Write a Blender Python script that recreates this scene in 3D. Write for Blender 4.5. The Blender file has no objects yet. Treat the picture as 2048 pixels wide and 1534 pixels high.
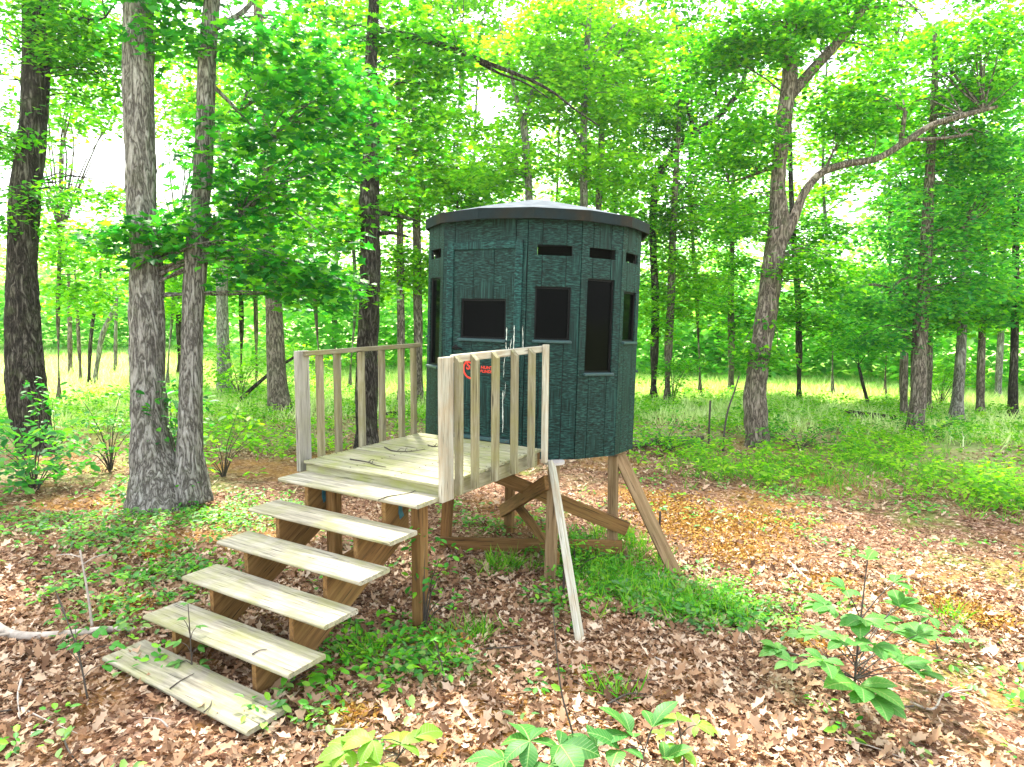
import bpy, bmesh, math, random
import numpy as np
from mathutils import Vector, Matrix, noise as mnoise

random.seed(7); RNG = np.random.default_rng(11)
SC = bpy.context.scene
COL = SC.collection

# ---------------------------------------------------------------- camera, sky, sun, exposure
CAM = np.array([4.437, -3.945, 2.332]); YAW, PITCH, ROLL, FPX = -0.5554, 0.1157, 0.0075, 1412.6
def cam_axes():
    cy, sy, cp, sp = math.cos(YAW), math.sin(YAW), math.cos(PITCH), math.sin(PITCH)
    f = np.array([sy*cp, cy*cp, -sp]); r = np.array([cy, -sy, 0.]); u = np.cross(r, f)
    cr, sr = math.cos(ROLL), math.sin(ROLL)
    return f, r*cr+u*sr, u*cr-r*sr
CF, CR, CU = cam_axes()
cd = bpy.data.cameras.new('camera'); cam = bpy.data.objects.new('camera', cd); COL.objects.link(cam)
cam.matrix_world = Matrix(((CR[0], CU[0], -CF[0], CAM[0]), (CR[1], CU[1], -CF[1], CAM[1]), (CR[2], CU[2], -CF[2], CAM[2]), (0, 0, 0, 1)))
cd.sensor_fit = 'HORIZONTAL'; cd.sensor_width = 36.0; cd.lens = FPX/2048*36.0
cd.clip_start = 0.05; cd.clip_end = 1500
SC.camera = cam
SUN_EL, SUN_AZ = math.radians(50), math.radians(-48)     # compass angle from +Y towards +X
w = bpy.data.worlds.new('World'); SC.world = w; w.use_nodes = True
nt = w.node_tree; nt.nodes.clear()
sky = nt.nodes.new('ShaderNodeTexSky'); sky.sky_type = 'NISHITA'; sky.sun_disc = False
sky.sun_elevation = SUN_EL; sky.sun_rotation = SUN_AZ; sky.dust_density = 4.0; sky.air_density = 1.0; sky.ozone_density = 1.0
veil = nt.nodes.new('ShaderNodeMixRGB'); veil.inputs[0].default_value = 0.6; veil.inputs[2].default_value = (7.2, 7.4, 7.6, 1)   # thin even cloud
bg = nt.nodes.new('ShaderNodeBackground'); bg.inputs[1].default_value = 0.15
wo = nt.nodes.new('ShaderNodeOutputWorld')
nt.links.new(sky.outputs[0], veil.inputs[1]); nt.links.new(veil.outputs[0], bg.inputs[0]); nt.links.new(bg.outputs[0], wo.inputs[0])
sd = bpy.data.lights.new('sun', 'SUN'); sd.energy = 4.6; sd.angle = math.radians(5); sd.color = (1.0, 0.95, 0.86)
sun = bpy.data.objects.new('sun', sd); COL.objects.link(sun)
sdir = Vector((math.sin(SUN_AZ)*math.cos(SUN_EL), math.cos(SUN_AZ)*math.cos(SUN_EL), math.sin(SUN_EL)))
sun.rotation_euler = (-sdir).to_track_quat('-Z', 'Y').to_euler(); sun.location = (0, 0, 30)
SC.view_settings.view_transform = 'Standard'; SC.view_settings.look = 'None'; SC.view_settings.gamma = 1.0
SC.view_settings.use_curve_mapping = False
SC.view_settings.exposure = 2.02
HAZE = 0.0004
SC.cycles.max_bounces = 8; SC.cycles.volume_bounces = 0; SC.cycles.transmission_bounces = 6; SC.cycles.diffuse_bounces = 4; SC.cycles.transparent_max_bounces = 4

# ---------------------------------------------------------------- pixels and ground
def ray(px, py): return CF + CR*((px-1024)/FPX) - CU*((py-767)/FPX)
def ss(a, b, x): t = np.clip((x-a)/(b-a), 0, 1); return t*t*(3-2*t)
def ground_z(x, y):
    x = np.asarray(x, float); y = np.asarray(y, float)
    yy = y+1.0
    z = -0.08*np.clip(yy, 0, 3.2) - 0.012*np.clip(yy-3.2, 0, 60)
    d = np.hypot(x-CAM[0], y-CAM[1]); az = np.degrees(np.arctan2(x-CAM[0], y-CAM[1]))
    z = z + 0.03*np.clip(d-22, 0, 60)*ss(-40, -54, az) + 0.02*np.clip(d-55, 0, 200)
    z = z + 0.022*np.sin(1.3*x+0.6*y)*np.sin(0.9*y-0.7*x+1.0) + 0.05*ss(8, 16, d)*np.sin(.45*x+1)*np.sin(.38*y)
    return z
def hit(px, py, dz=0.0):
    d = ray(px, py); t = 2.0
    for _ in range(4000):
        p = CAM+d*t
        if p[2] <= ground_z(p[0], p[1])+dz: break
        t *= 1.004
    return CAM+d*t
def depth_of(p): return float((np.asarray(p)-CAM) @ CF)
def at_depth(px, py, D): return CAM + ray(px, py)*D
def px_of(P):
    d = np.asarray(P)-CAM; z = d@CF
    return 1024+FPX*(d@CR)/z, 767-FPX*(d@CU)/z, z

# ---------------------------------------------------------------- object helpers
def tag(o, label=None, cat=None, group=None, kind=None):
    if label: o['label'] = label
    if cat: o['category'] = cat
    if group: o['group'] = group
    if kind: o['kind'] = kind
    return o
def link(name, me, mat=None, parent=None, M=None):
    if mat and not me.materials: me.materials.append(mat)
    o = bpy.data.objects.new(name, me); COL.objects.link(o)
    if parent: o.parent = parent
    if M is not None: o.matrix_local = M
    return o
def empty(name, loc=(0, 0, 0), R=None):
    o = bpy.data.objects.new(name, None); COL.objects.link(o); o.empty_display_size = .1
    M = Matrix.Translation(Vector(loc))
    if R is not None: M = M @ R.to_4x4()
    o.matrix_world = M
    return o
def mesh_np(name, V, faces_flat, sizes, smooth=False):
    me = bpy.data.meshes.new(name)
    V = np.ascontiguousarray(V, np.float32); F = np.ascontiguousarray(faces_flat, np.int32); S = np.ascontiguousarray(sizes, np.int32)
    me.vertices.add(len(V)); me.vertices.foreach_set('co', V.ravel())
    me.loops.add(len(F)); me.loops.foreach_set('vertex_index', F)
    me.polygons.add(len(S)); st = np.zeros(len(S), np.int32); st[1:] = np.cumsum(S)[:-1]
    me.polygons.foreach_set('loop_start', st)
    me.update(calc_edges=True); me.validate()
    if smooth: me.polygons.foreach_set('use_smooth', np.ones(len(S), bool))
    return me
def mesh_py(name, V, F, smooth=False):
    me = bpy.data.meshes.new(name); me.from_pydata([tuple(map(float, v)) for v in V], [], F); me.update()
    if smooth: me.polygons.foreach_set('use_smooth', [True]*len(me.polygons))
    return me
def box_mesh(name, lx, ly, lz, bev=0.004):
    bm = bmesh.new(); bmesh.ops.create_cube(bm, size=1)
    bmesh.ops.scale(bm, vec=(lx, ly, lz), verts=bm.verts)
    if bev: bmesh.ops.bevel(bm, geom=list(bm.edges), offset=bev, segments=1, affect='EDGES')
    me = bpy.data.meshes.new(name); bm.to_mesh(me); bm.free(); return me
_BC = {}
def board(name, size, M, mat, parent, bev=0.004):
    key = (tuple(round(s, 4) for s in size), bev, mat.name)
    if key not in _BC: _BC[key] = box_mesh(name, *size, bev)
    return link(name, _BC[key], mat, parent, M)
def MX(c, ex, ey, ez):
    return Matrix(((ex[0], ey[0], ez[0], c[0]), (ex[1], ey[1], ez[1], c[1]), (ex[2], ey[2], ez[2], c[2]), (0, 0, 0, 1)))
def beam(name, p, q, wd, th, mat, parent, side=(0, 0, 1), ext=0.0, bev=.004):
    """board from p to q: length on local X, width wd (local Y) as near as possible to `side`, thickness th"""
    p, q = Vector(p), Vector(q); ex = (q-p); L = ex.length+2*ext; ex.normalize()
    s = Vector(side); ey = (s-ex*s.dot(ex)).normalized(); ez = ex.cross(ey)
    return board(name, (L, wd, th), MX((p+q)/2, ex, ey, ez), mat, parent, bev)
def wbox(name, x0, x1, y0, y1, z0, z1, mat, parent, along='x', bev=.004):
    """axis-aligned board given by its limits, with grain along one axis"""
    c = ((x0+x1)/2, (y0+y1)/2, (z0+z1)/2); d = (x1-x0, y1-y0, z1-z0)
    if along == 'x': return board(name, d, MX(c, (1,0,0), (0,1,0), (0,0,1)), mat, parent, bev)
    if along == 'y': return board(name, (d[1], d[0], d[2]), MX(c, (0,1,0), (-1,0,0), (0,0,1)), mat, parent, bev)
    return board(name, (d[2], d[1], d[0]), MX(c, (0,0,1), (0,1,0), (-1,0,0)), mat, parent, bev)
def tube(pts, rad, sides=8, bump=0.0, seed=0.0, ridges=0, cap=True):
    """swept tube; returns V, F"""
    P = np.asarray(pts, float); R_ = np.asarray(rad, float); n = len(P)
    T = np.gradient(P, axis=0); T /= np.linalg.norm(T, axis=1)[:, None]+1e-9
    ref = np.array([0.31, 0.95, 0.05]) if abs(T[0][2]) > .8 else np.array([0, 0, 1.])
    V = np.zeros((n, sides, 3)); a = np.linspace(0, 2*math.pi, sides, endpoint=False)
    for i in range(n):
        u = ref-T[i]*(ref@T[i]); u /= np.linalg.norm(u)+1e-9; v = np.cross(T[i], u); ref = u
        r = np.full(sides, R_[i])
        if bump:
            for k in range(sides):
                q = Vector((math.cos(a[k])*1.6+seed, math.sin(a[k])*1.6, P[i][2]*1.2))
                r[k] *= 1+bump*mnoise.noise(q)
                if ridges:
                    q2 = Vector((math.cos(a[k])*ridges*.5+seed, math.sin(a[k])*ridges*.5, P[i][2]*3.4))
                    rr = abs(mnoise.noise(q2)); r[k] *= 1+0.10*(min(rr*2.6, 1)-.6)
        V[i] = P[i]+np.outer(r*np.cos(a), u)+np.outer(r*np.sin(a), v)
    F = [(i*sides+k, i*sides+(k+1) % sides, (i+1)*sides+(k+1) % sides, (i+1)*sides+k) for i in range(n-1) for k in range(sides)]
    V = V.reshape(-1, 3)
    if cap:
        F.append(tuple(range((n-1)*sides, n*sides))); F.append(tuple(reversed(range(sides))))
    return V, F
def join(parts):
    Vs, Fs, o = [], [], 0
    for V, F in parts:
        Vs.append(V); Fs += [tuple(i+o for i in f) for f in F]; o += len(V)
    return np.concatenate(Vs), Fs
def smooth_path(pts, n):
    P = np.asarray(pts, float); k = len(P)
    if k == 2: t = np.linspace(0, 1, n)[:, None]; return P[0]*(1-t)+P[1]*t
    s = np.concatenate([[0], np.cumsum(np.linalg.norm(np.diff(P, axis=0), axis=1))]); s /= s[-1]
    m = np.gradient(P, s, axis=0); out = []
    for t in np.linspace(0, 1, n):
        i = min(np.searchsorted(s, t, side='right')-1, k-2); h = s[i+1]-s[i]; x = (t-s[i])/h
        out.append((2*x**3-3*x**2+1)*P[i]+(x**3-2*x**2+x)*h*m[i]+(-2*x**3+3*x**2)*P[i+1]+(x**3-x**2)*h*m[i+1])
    return np.array(out)

# ---------------------------------------------------------------- materials
def newmat(name):
    m = bpy.data.materials.new(name); m.use_nodes = True; nt = m.node_tree; nt.nodes.clear()
    out = nt.nodes.new('ShaderNodeOutputMaterial'); b = nt.nodes.new('ShaderNodeBsdfPrincipled')
    nt.links.new(b.outputs[0], out.inputs[0]); return m, nt, b, out
def N(nt, t, **kw):
    n = nt.nodes.new(t)
    for k, v in kw.items():
        if k.startswith('i_'):
            key = k[2:]; n.inputs[int(key) if key.isdigit() else key].default_value = v
        else: setattr(n, k, v)
    return n
def ramp(nt, fac, stops):
    r = nt.nodes.new('ShaderNodeValToRGB'); e = r.color_ramp.elements
    while len(e) > 2: e.remove(e[-1])
    for i, (p, c) in enumerate(stops):
        el = e[i] if i < 2 else e.new(p)
        el.position = p; el.color = (*c, 1) if len(c) == 3 else c
    nt.links.new(fac, r.inputs[0]); return r.outputs[0]
def mixc(nt, fac, a, b, mode='MIX'):
    n = nt.nodes.new('ShaderNodeMixRGB'); n.blend_type = mode
    for s, v in ((n.inputs[0], fac), (n.inputs[1], a), (n.inputs[2], b)):
        if isinstance(v, (int, float)): s.default_value = v
        elif isinstance(v, tuple): s.default_value = (*v, 1) if len(v) == 3 else v
        else: nt.links.new(v, s)
    return n.outputs[0]
def bump(nt, b, h, strength, dist):
    n = N(nt, 'ShaderNodeBump', i_Strength=strength, i_Distance=dist); nt.links.new(h, n.inputs['Height']); nt.links.new(n.outputs[0], b.inputs['Normal'])
def obj_coords(nt, scale):
    tc = N(nt, 'ShaderNodeTexCoord'); oi = N(nt, 'ShaderNodeObjectInfo')
    mul = N(nt, 'ShaderNodeMath', operation='MULTIPLY', i_1=37.0); nt.links.new(oi.outputs['Random'], mul.inputs[0])
    comb = N(nt, 'ShaderNodeCombineXYZ'); [nt.links.new(mul.outputs[0], comb.inputs[k]) for k in range(3)]
    add = N(nt, 'ShaderNodeVectorMath', operation='ADD'); nt.links.new(tc.outputs['Object'], add.inputs[0]); nt.links.new(comb.outputs[0], add.inputs[1])
    mp = N(nt, 'ShaderNodeMapping'); mp.inputs['Scale'].default_value = scale; nt.links.new(add.outputs[0], mp.inputs[0])
    return mp.outputs[0], add.outputs[0], oi.outputs['Random']
def wood(name, dark, mid, light, algae=0.0, algae_col=(.22, .24, .05), rough=.8, stain=.5):
    m, nt, b, out = newmat(name)
    v, raw, rnd = obj_coords(nt, (2.2, 34, 34))
    g1 = N(nt, 'ShaderNodeTexNoise', i_Scale=1.0, i_Detail=7, i_Roughness=.68, i_Distortion=.35); nt.links.new(v, g1.inputs[0])
    mp2 = N(nt, 'ShaderNodeMapping'); mp2.inputs['Scale'].default_value = (.9, 9, 9); nt.links.new(raw, mp2.inputs[0])
    g2 = N(nt, 'ShaderNodeTexNoise', i_Scale=1.0, i_Detail=4, i_Roughness=.6, i_Distortion=1.2); nt.links.new(mp2.outputs[0], g2.inputs[0])
    c = ramp(nt, g1.outputs[0], [(.30, dark), (.52, mid), (.72, light)])
    c2 = ramp(nt, g2.outputs[0], [(.32, (.50, .47, .43)), (.55, (1, 1, 1)), (.8, (1.12, 1.06, .98))])
    c = mixc(nt, stain, c, c2, 'MULTIPLY')
    pv = ramp(nt, rnd, [(0, (.82, .80, .78)), (.5, (1, 1, 1)), (1, (1.1, 1.06, 1.0))]); c = mixc(nt, .8, c, pv, 'MULTIPLY')
    # black weather checks along the grain
    ck = N(nt, 'ShaderNodeTexNoise', i_Scale=1.0, i_Detail=3, i_Roughness=.5)
    mp3 = N(nt, 'ShaderNodeMapping'); mp3.inputs['Scale'].default_value = (3.2, 75, 75); nt.links.new(raw, mp3.inputs[0]); nt.links.new(mp3.outputs[0], ck.inputs[0])
    ckf = ramp(nt, ck.outputs[0], [(.61, (0, 0, 0)), (.69, (1, 1, 1))])
    c = mixc(nt, ckf, c, tuple(x*.35 for x in dark))
    if algae:
        a = N(nt, 'ShaderNodeTexNoise', i_Scale=4.5, i_Detail=5, i_Roughness=.62); nt.links.new(raw, a.inputs[0])
        af = ramp(nt, a.outputs[0], [(.42, (0, 0, 0)), (.66, (algae,)*3)])
        c = mixc(nt, af, c, algae_col)
    nt.links.new(c, b.inputs['Base Color']); b.inputs['Roughness'].default_value = rough; b.inputs['Specular IOR Level'].default_value = .25
    bump(nt, b, g1.outputs[0], .55, .004); return m
def leafmat(name, cols, trans=.45, tboost=(1.7, 2.0, .7), rough=.5, spec=.35):
    m, nt, b, out = newmat(name)
    geo = N(nt, 'ShaderNodeNewGeometry'); k = len(cols)
    c = ramp(nt, geo.outputs['Random Per Island'], [(i/(k-1), cc) for i, cc in enumerate(cols)])
    nt.links.new(c, b.inputs['Base Color']); b.inputs['Roughness'].default_value = rough; b.inputs['Specular IOR Level'].default_value = spec
    if trans:
        t = N(nt, 'ShaderNodeBsdfTranslucent'); tc = mixc(nt, 1.0, c, tboost, 'MULTIPLY'); nt.links.new(tc, t.inputs[0])
        mx = N(nt, 'ShaderNodeMixShader', i_0=trans); nt.links.new(b.outputs[0], mx.inputs[1]); nt.links.new(t.outputs[0], mx.inputs[2]); nt.links.new(mx.outputs[0], out.inputs[0])
    return m
def barkmat(name, dark, mid, light, moss=.25, scale=1.0):
    m, nt, b, out = newmat(name)
    tc = N(nt, 'ShaderNodeTexCoord'); mp = N(nt, 'ShaderNodeMapping'); mp.inputs['Scale'].default_value = (17*scale, 17*scale, 3.2*scale); nt.links.new(tc.outputs['Object'], mp.inputs[0])
    nz = N(nt, 'ShaderNodeTexNoise', i_Scale=1.0, i_Detail=3, i_Roughness=.5, i_Distortion=.9); nt.links.new(mp.outputs[0], nz.inputs[0])
    fold = N(nt, 'ShaderNodeMath', operation='SUBTRACT', i_1=.5); nt.links.new(nz.outputs[0], fold.inputs[0])
    ab = N(nt, 'ShaderNodeMath', operation='ABSOLUTE'); nt.links.new(fold.outputs[0], ab.inputs[0])      # deep narrow furrows between flat ridges
    h = N(nt, 'ShaderNodeMath', operation='MULTIPLY', i_1=4.2, use_clamp=True); nt.links.new(ab.outputs[0], h.inputs[0])
    mpf = N(nt, 'ShaderNodeMapping'); mpf.inputs['Scale'].default_value = (60, 60, 26); nt.links.new(tc.outputs['Object'], mpf.inputs[0])
    nf = N(nt, 'ShaderNodeTexNoise', i_Scale=1.0, i_Detail=5, i_Roughness=.7); nt.links.new(mpf.outputs[0], nf.inputs[0])
    hh = N(nt, 'ShaderNodeMath', operation='MULTIPLY_ADD', i_1=.55); nt.links.new(nf.outputs[0], hh.inputs[0])
    hs = N(nt, 'ShaderNodeMath', operation='MULTIPLY', i_1=.62); nt.links.new(h.outputs[0], hs.inputs[0]); nt.links.new(hs.outputs[0], hh.inputs[2])
    c = ramp(nt, hh.outputs[0], [(.30, dark), (.52, mid), (.88, light)])
    big = N(nt, 'ShaderNodeTexNoise', i_Scale=2.2, i_Detail=5, i_Roughness=.65); nt.links.new(tc.outputs['Object'], big.inputs[0])
    c = mixc(nt, .55, c, ramp(nt, big.outputs[0], [(.3, (.62, .58, .55)), (.6, (1.1, 1.1, 1.1))]), 'MULTIPLY')
    if moss:
        b2 = N(nt, 'ShaderNodeTexNoise', i_Scale=5.0, i_Detail=5, i_Roughness=.7); nt.links.new(tc.outputs['Object'], b2.inputs[0])
        c = mixc(nt, ramp(nt, b2.outputs[0], [(.5, (0, 0, 0)), (.72, (moss,)*3)]), c, (.10, .13, .05))
    nt.links.new(c, b.inputs['Base Color']); b.inputs['Roughness'].default_value = .92; b.inputs['Specular IOR Level'].default_value = .1
    bump(nt, b, hh.outputs[0], 1.0, .03); return m
def plain(name, col, rough=.6, metal=0.0, noise_amt=.25, spec=.4, scale=30):
    m, nt, b, out = newmat(name)
    tc = N(nt, 'ShaderNodeTexCoord'); nz = N(nt, 'ShaderNodeTexNoise', i_Scale=scale, i_Detail=5, i_Roughness=.65); nt.links.new(tc.outputs['Object'], nz.inputs[0])
    c = ramp(nt, nz.outputs[0], [(.25, tuple(x*(1-noise_amt) for x in col)), (.75, tuple(min(1, x*(1+noise_amt)) for x in col))])
    nt.links.new(c, b.inputs['Base Color']); b.inputs['Roughness'].default_value = rough; b.inputs['Metallic'].default_value = metal; b.inputs['Specular IOR Level'].default_value = spec
    return m

M_TREAD = wood('weathered_tread', (0.152, 0.140, 0.104), (0.344, 0.320, 0.240), (0.480, 0.456, 0.368), algae=.55, algae_col=(0.240, 0.248, 0.072))
M_DECK = wood('weathered_deck', (0.163, 0.155, 0.096), (0.311, 0.303, 0.192), (0.414, 0.407, 0.296), algae=.75, algae_col=(0.222, 0.244, 0.059))
M_RAIL = wood('grey_rail', (.115, .095, .055), (.245, .225, .145), (.36, .345, .25), algae=.6, algae_col=(.19, .175, .055))
M_PALE = wood('pale_post', (.26, .225, .15), (.42, .405, .325), (.54, .53, .455), algae=.3, algae_col=(.38, .22, .08))
M_GREYPOST = wood('silver_post', (.14, .13, .105), (.27, .26, .225), (.38, .37, .33), algae=.15)
M_TREATED = wood('treated_brown', (.090, .044, .014), (.215, .112, .036), (.310, .182, .070), algae=.2, algae_col=(0.140, 0.119, 0.035))
M_TREATED2 = wood('treated_tan', (0.122, 0.072, 0.032), (0.238, 0.155, 0.079), (0.331, 0.238, 0.137), algae=.2, algae_col=(0.173, 0.151, 0.058))

def hut_paint(name, col):
    m, nt, b, out = newmat(name)
    tc = N(nt, 'ShaderNodeTexCoord')
    oi = N(nt, 'ShaderNodeObjectInfo'); mul = N(nt, 'ShaderNodeMath', operation='MULTIPLY', i_1=19.0); nt.links.new(oi.outputs['Random'], mul.inputs[0])
    add = N(nt, 'ShaderNodeVectorMath', operation='ADD'); nt.links.new(tc.outputs['Object'], add.inputs[0])
    cb = N(nt, 'ShaderNodeCombineXYZ'); nt.links.new(mul.outputs[0], cb.inputs[2]); nt.links.new(cb.outputs[0], add.inputs[1])
    # pressed cedar grain: short horizontal ripples broken up by upright streaks
    mp = N(nt, 'ShaderNodeMapping'); mp.inputs['Scale'].default_value = (17, 17, 85); nt.links.new(add.outputs[0], mp.inputs[0])
    rp = N(nt, 'ShaderNodeTexNoise', i_Scale=1.0, i_Detail=3, i_Roughness=.55, i_Distortion=.6); nt.links.new(mp.outputs[0], rp.inputs[0])
    mp2 = N(nt, 'ShaderNodeMapping'); mp2.inputs['Scale'].default_value = (55, 55, 2.5); nt.links.new(add.outputs[0], mp2.inputs[0])
    st = N(nt, 'ShaderNodeTexNoise', i_Scale=1.0, i_Detail=4, i_Roughness=.6, i_Distortion=.5); nt.links.new(mp2.outputs[0], st.inputs[0])
    sel = N(nt, 'ShaderNodeTexNoise', i_Scale=2.6, i_Detail=2); nt.links.new(add.outputs[0], sel.inputs[0])
    sf = ramp(nt, sel.outputs[0], [(.50, (0, 0, 0)), (.62, (1, 1, 1))])
    h = mixc(nt, sf, rp.outputs[0], st.outputs[0])
    c = ramp(nt, h, [(.38, tuple(x*.22 for x in col)), (.50, col), (.64, tuple(min(1, x*2.6+.008) for x in col))])
    big = N(nt, 'ShaderNodeTexNoise', i_Scale=1.7, i_Detail=4, i_Roughness=.6); nt.links.new(add.outputs[0], big.inputs[0])
    c = mixc(nt, .6, c, ramp(nt, big.outputs[0], [(.3, (.68, .72, .70)), (.65, (1.15, 1.12, 1.15))]), 'MULTIPLY')
    nt.links.new(c, b.inputs['Base Color']); b.inputs['Roughness'].default_value = .6; b.inputs['Specular IOR Level'].default_value = .16
    bump(nt, b, h, .45, .006); return m
M_PAINT = hut_paint('green_siding', (.0038, .0240, .0195))
M_TRIM = hut_paint('green_trim', (.0050, .034, .030))
M_SILL = plain('sill_paint', (.022, .062, .064), .45, noise_amt=.35)
M_INNER = plain('dark_interior', (.012, .013, .012), .9)
M_ROOF = plain('roof_sheet', (.115, .13, .14), .9, noise_amt=.35, scale=9, spec=.0)
M_FASCIA = None
M_BLACK = plain('black_metal', (.006, .006, .006), .5, spec=.08)
M_BLUE = plain('blue_coated_bracket', (.03, .14, .18), .5, noise_amt=.5)
M_RUST = plain('rusty_steel', (.045, .03, .022), .8, noise_amt=.6)
M_GREYPLATE = plain('galvanised_plate', (.42, .38, .35), .6)
M_RED = plain('red_print', (.62, .035, .015), .6, noise_amt=.1)
M_DRIP = plain('white_drips', (.62, .66, .58), .7, noise_amt=.35)
M_PINK = plain('pink_film', (.85, .38, .34), .5, noise_amt=.05)
def fascia_mat():
    m, nt, b, out = newmat('fascia_weathered')
    tc = N(nt, 'ShaderNodeTexCoord'); nz = N(nt, 'ShaderNodeTexNoise', i_Scale=1.8, i_Detail=5, i_Roughness=.7); nt.links.new(tc.outputs['Object'], nz.inputs[0])
    nz2 = N(nt, 'ShaderNodeTexNoise', i_Scale=22, i_Detail=5, i_Roughness=.7); nt.links.new(tc.outputs['Object'], nz2.inputs[0])
    c = ramp(nt, nz.outputs[0], [(.44, (.0065, .0150, .0165)), (.56, (.015, .015, .010)), (.66, (.038, .021, .009))])
    c = mixc(nt, .6, c, ramp(nt, nz2.outputs[0], [(.3, (.55, .55, .55)), (.7, (1.3, 1.3, 1.3))]), 'MULTIPLY')
    nt.links.new(c, b.inputs['Base Color']); b.inputs['Roughness'].default_value = .65; b.inputs['Specular IOR Level'].default_value = .12; bump(nt, b, nz2.outputs[0], .3, .004); return m
M_FASCIA = fascia_mat()
def pane_mat():
    m, nt, b, out = newmat('smoked_pane')
    b.inputs['Base Color'].default_value = (.0008, .0012, .0010, 1); b.inputs['Roughness'].default_value = .06; b.inputs['Specular IOR Level'].default_value = .02
    tc = N(nt, 'ShaderNodeTexCoord'); nz = N(nt, 'ShaderNodeTexNoise', i_Scale=5, i_Detail=3); nt.links.new(tc.outputs['Object'], nz.inputs[0]); bump(nt, b, nz.outputs[0], .05, .02)
    return m
M_PANE = pane_mat()

B_DARK = barkmat('dark_oak_bark', (.012, .010, .008), (.050, .043, .034), (.17, .155, .13), moss=.35)
B_GREY = barkmat('grey_oak_bark', (.075, .068, .058), (.25, .236, .205), (.42, .405, .37), moss=.22)
B_BROWN = barkmat('brown_bark', (.055, .045, .034), (.20, .165, .13), (.37, .32, .26), moss=.35)
B_PALE = barkmat('pale_bark', (.12, .11, .10), (.34, .32, .29), (.52, .50, .46), moss=.15)
B_TWIG = plain('twig_bark', (.055, .045, .035), .9, noise_amt=.4)
B_DEAD = plain('bleached_dead_wood', (.36, .31, .26), .9, noise_amt=.45, scale=14)
L_MAPLE = leafmat('maple_green', [(.010, .100, .024), (.022, .180, .024), (.050, .260, .020), (.14, .36, .018)], .55)
L_OAK = leafmat('oak_green', [(.018, .120, .008), (.045, .215, .010), (.095, .30, .010), (.22, .42, .014)], .58)
L_LIGHT = leafmat('bright_green', [(.055, .210, .010), (.115, .315, .012), (.20, .40, .016), (.34, .50, .03)], .6)
L_BLUE = leafmat('blue_green', [(.018, .135, .040), (.040, .225, .050), (.09, .31, .048), (.20, .42, .045)], .58)
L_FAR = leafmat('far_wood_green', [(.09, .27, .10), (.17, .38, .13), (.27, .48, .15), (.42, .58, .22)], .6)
L_WEED = leafmat('weed_green', [(.016, .13, .010), (.045, .24, .014), (.10, .34, .014), (.22, .46, .02)], .38)
L_PALEWEED = leafmat('pale_weed', [(.06, .17, .05), (.10, .24, .07), (.16, .30, .07), (.22, .36, .06)], .35)
L_GRASS = leafmat('grass_green', [(.03, .17, .010), (.07, .27, .012), (.14, .36, .016), (.27, .44, .03)], .35)
L_MEADOW = leafmat('meadow_grass', [(.28, .38, .12), (.44, .52, .24), (.60, .64, .38), (.74, .74, .54)], .35)
L_LITTER = leafmat('dry_leaves', [(.090, .045, .021), (.22, .118, .060), (.34, .208, .118), (.46, .318, .205), (.60, .475, .35)], .15, tboost=(1.2, 1.0, .8), rough=.7, spec=.2)
def damp(m):
    nt = m.node_tree; b = next(n for n in nt.nodes if n.type == 'BSDF_PRINCIPLED'); src = b.inputs['Base Color'].links[0].from_socket
    geo = N(nt, 'ShaderNodeNewGeometry'); nz = N(nt, 'ShaderNodeTexNoise', i_Scale=1.6, i_Detail=4, i_Roughness=.6); nt.links.new(geo.outputs['Position'], nz.inputs[0])
    nt.links.new(mixc(nt, .85, src, ramp(nt, nz.outputs[0], [(.30, (.50, .42, .36)), (.52, (1, 1, 1)), (.72, (1.22, 1.16, 1.10))]), 'MULTIPLY'), b.inputs['Base Color'])
damp(L_LITTER)
L_SAP = leafmat('sapling_leaf', [(.040, .165, .028), (.065, .22, .04), (.09, .26, .045)], .35, spec=.2)
L_SAPDARK = leafmat('dark_sapling_leaf', [(.025, .13, .022), (.045, .18, .03)], .35, spec=.22)
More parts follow.
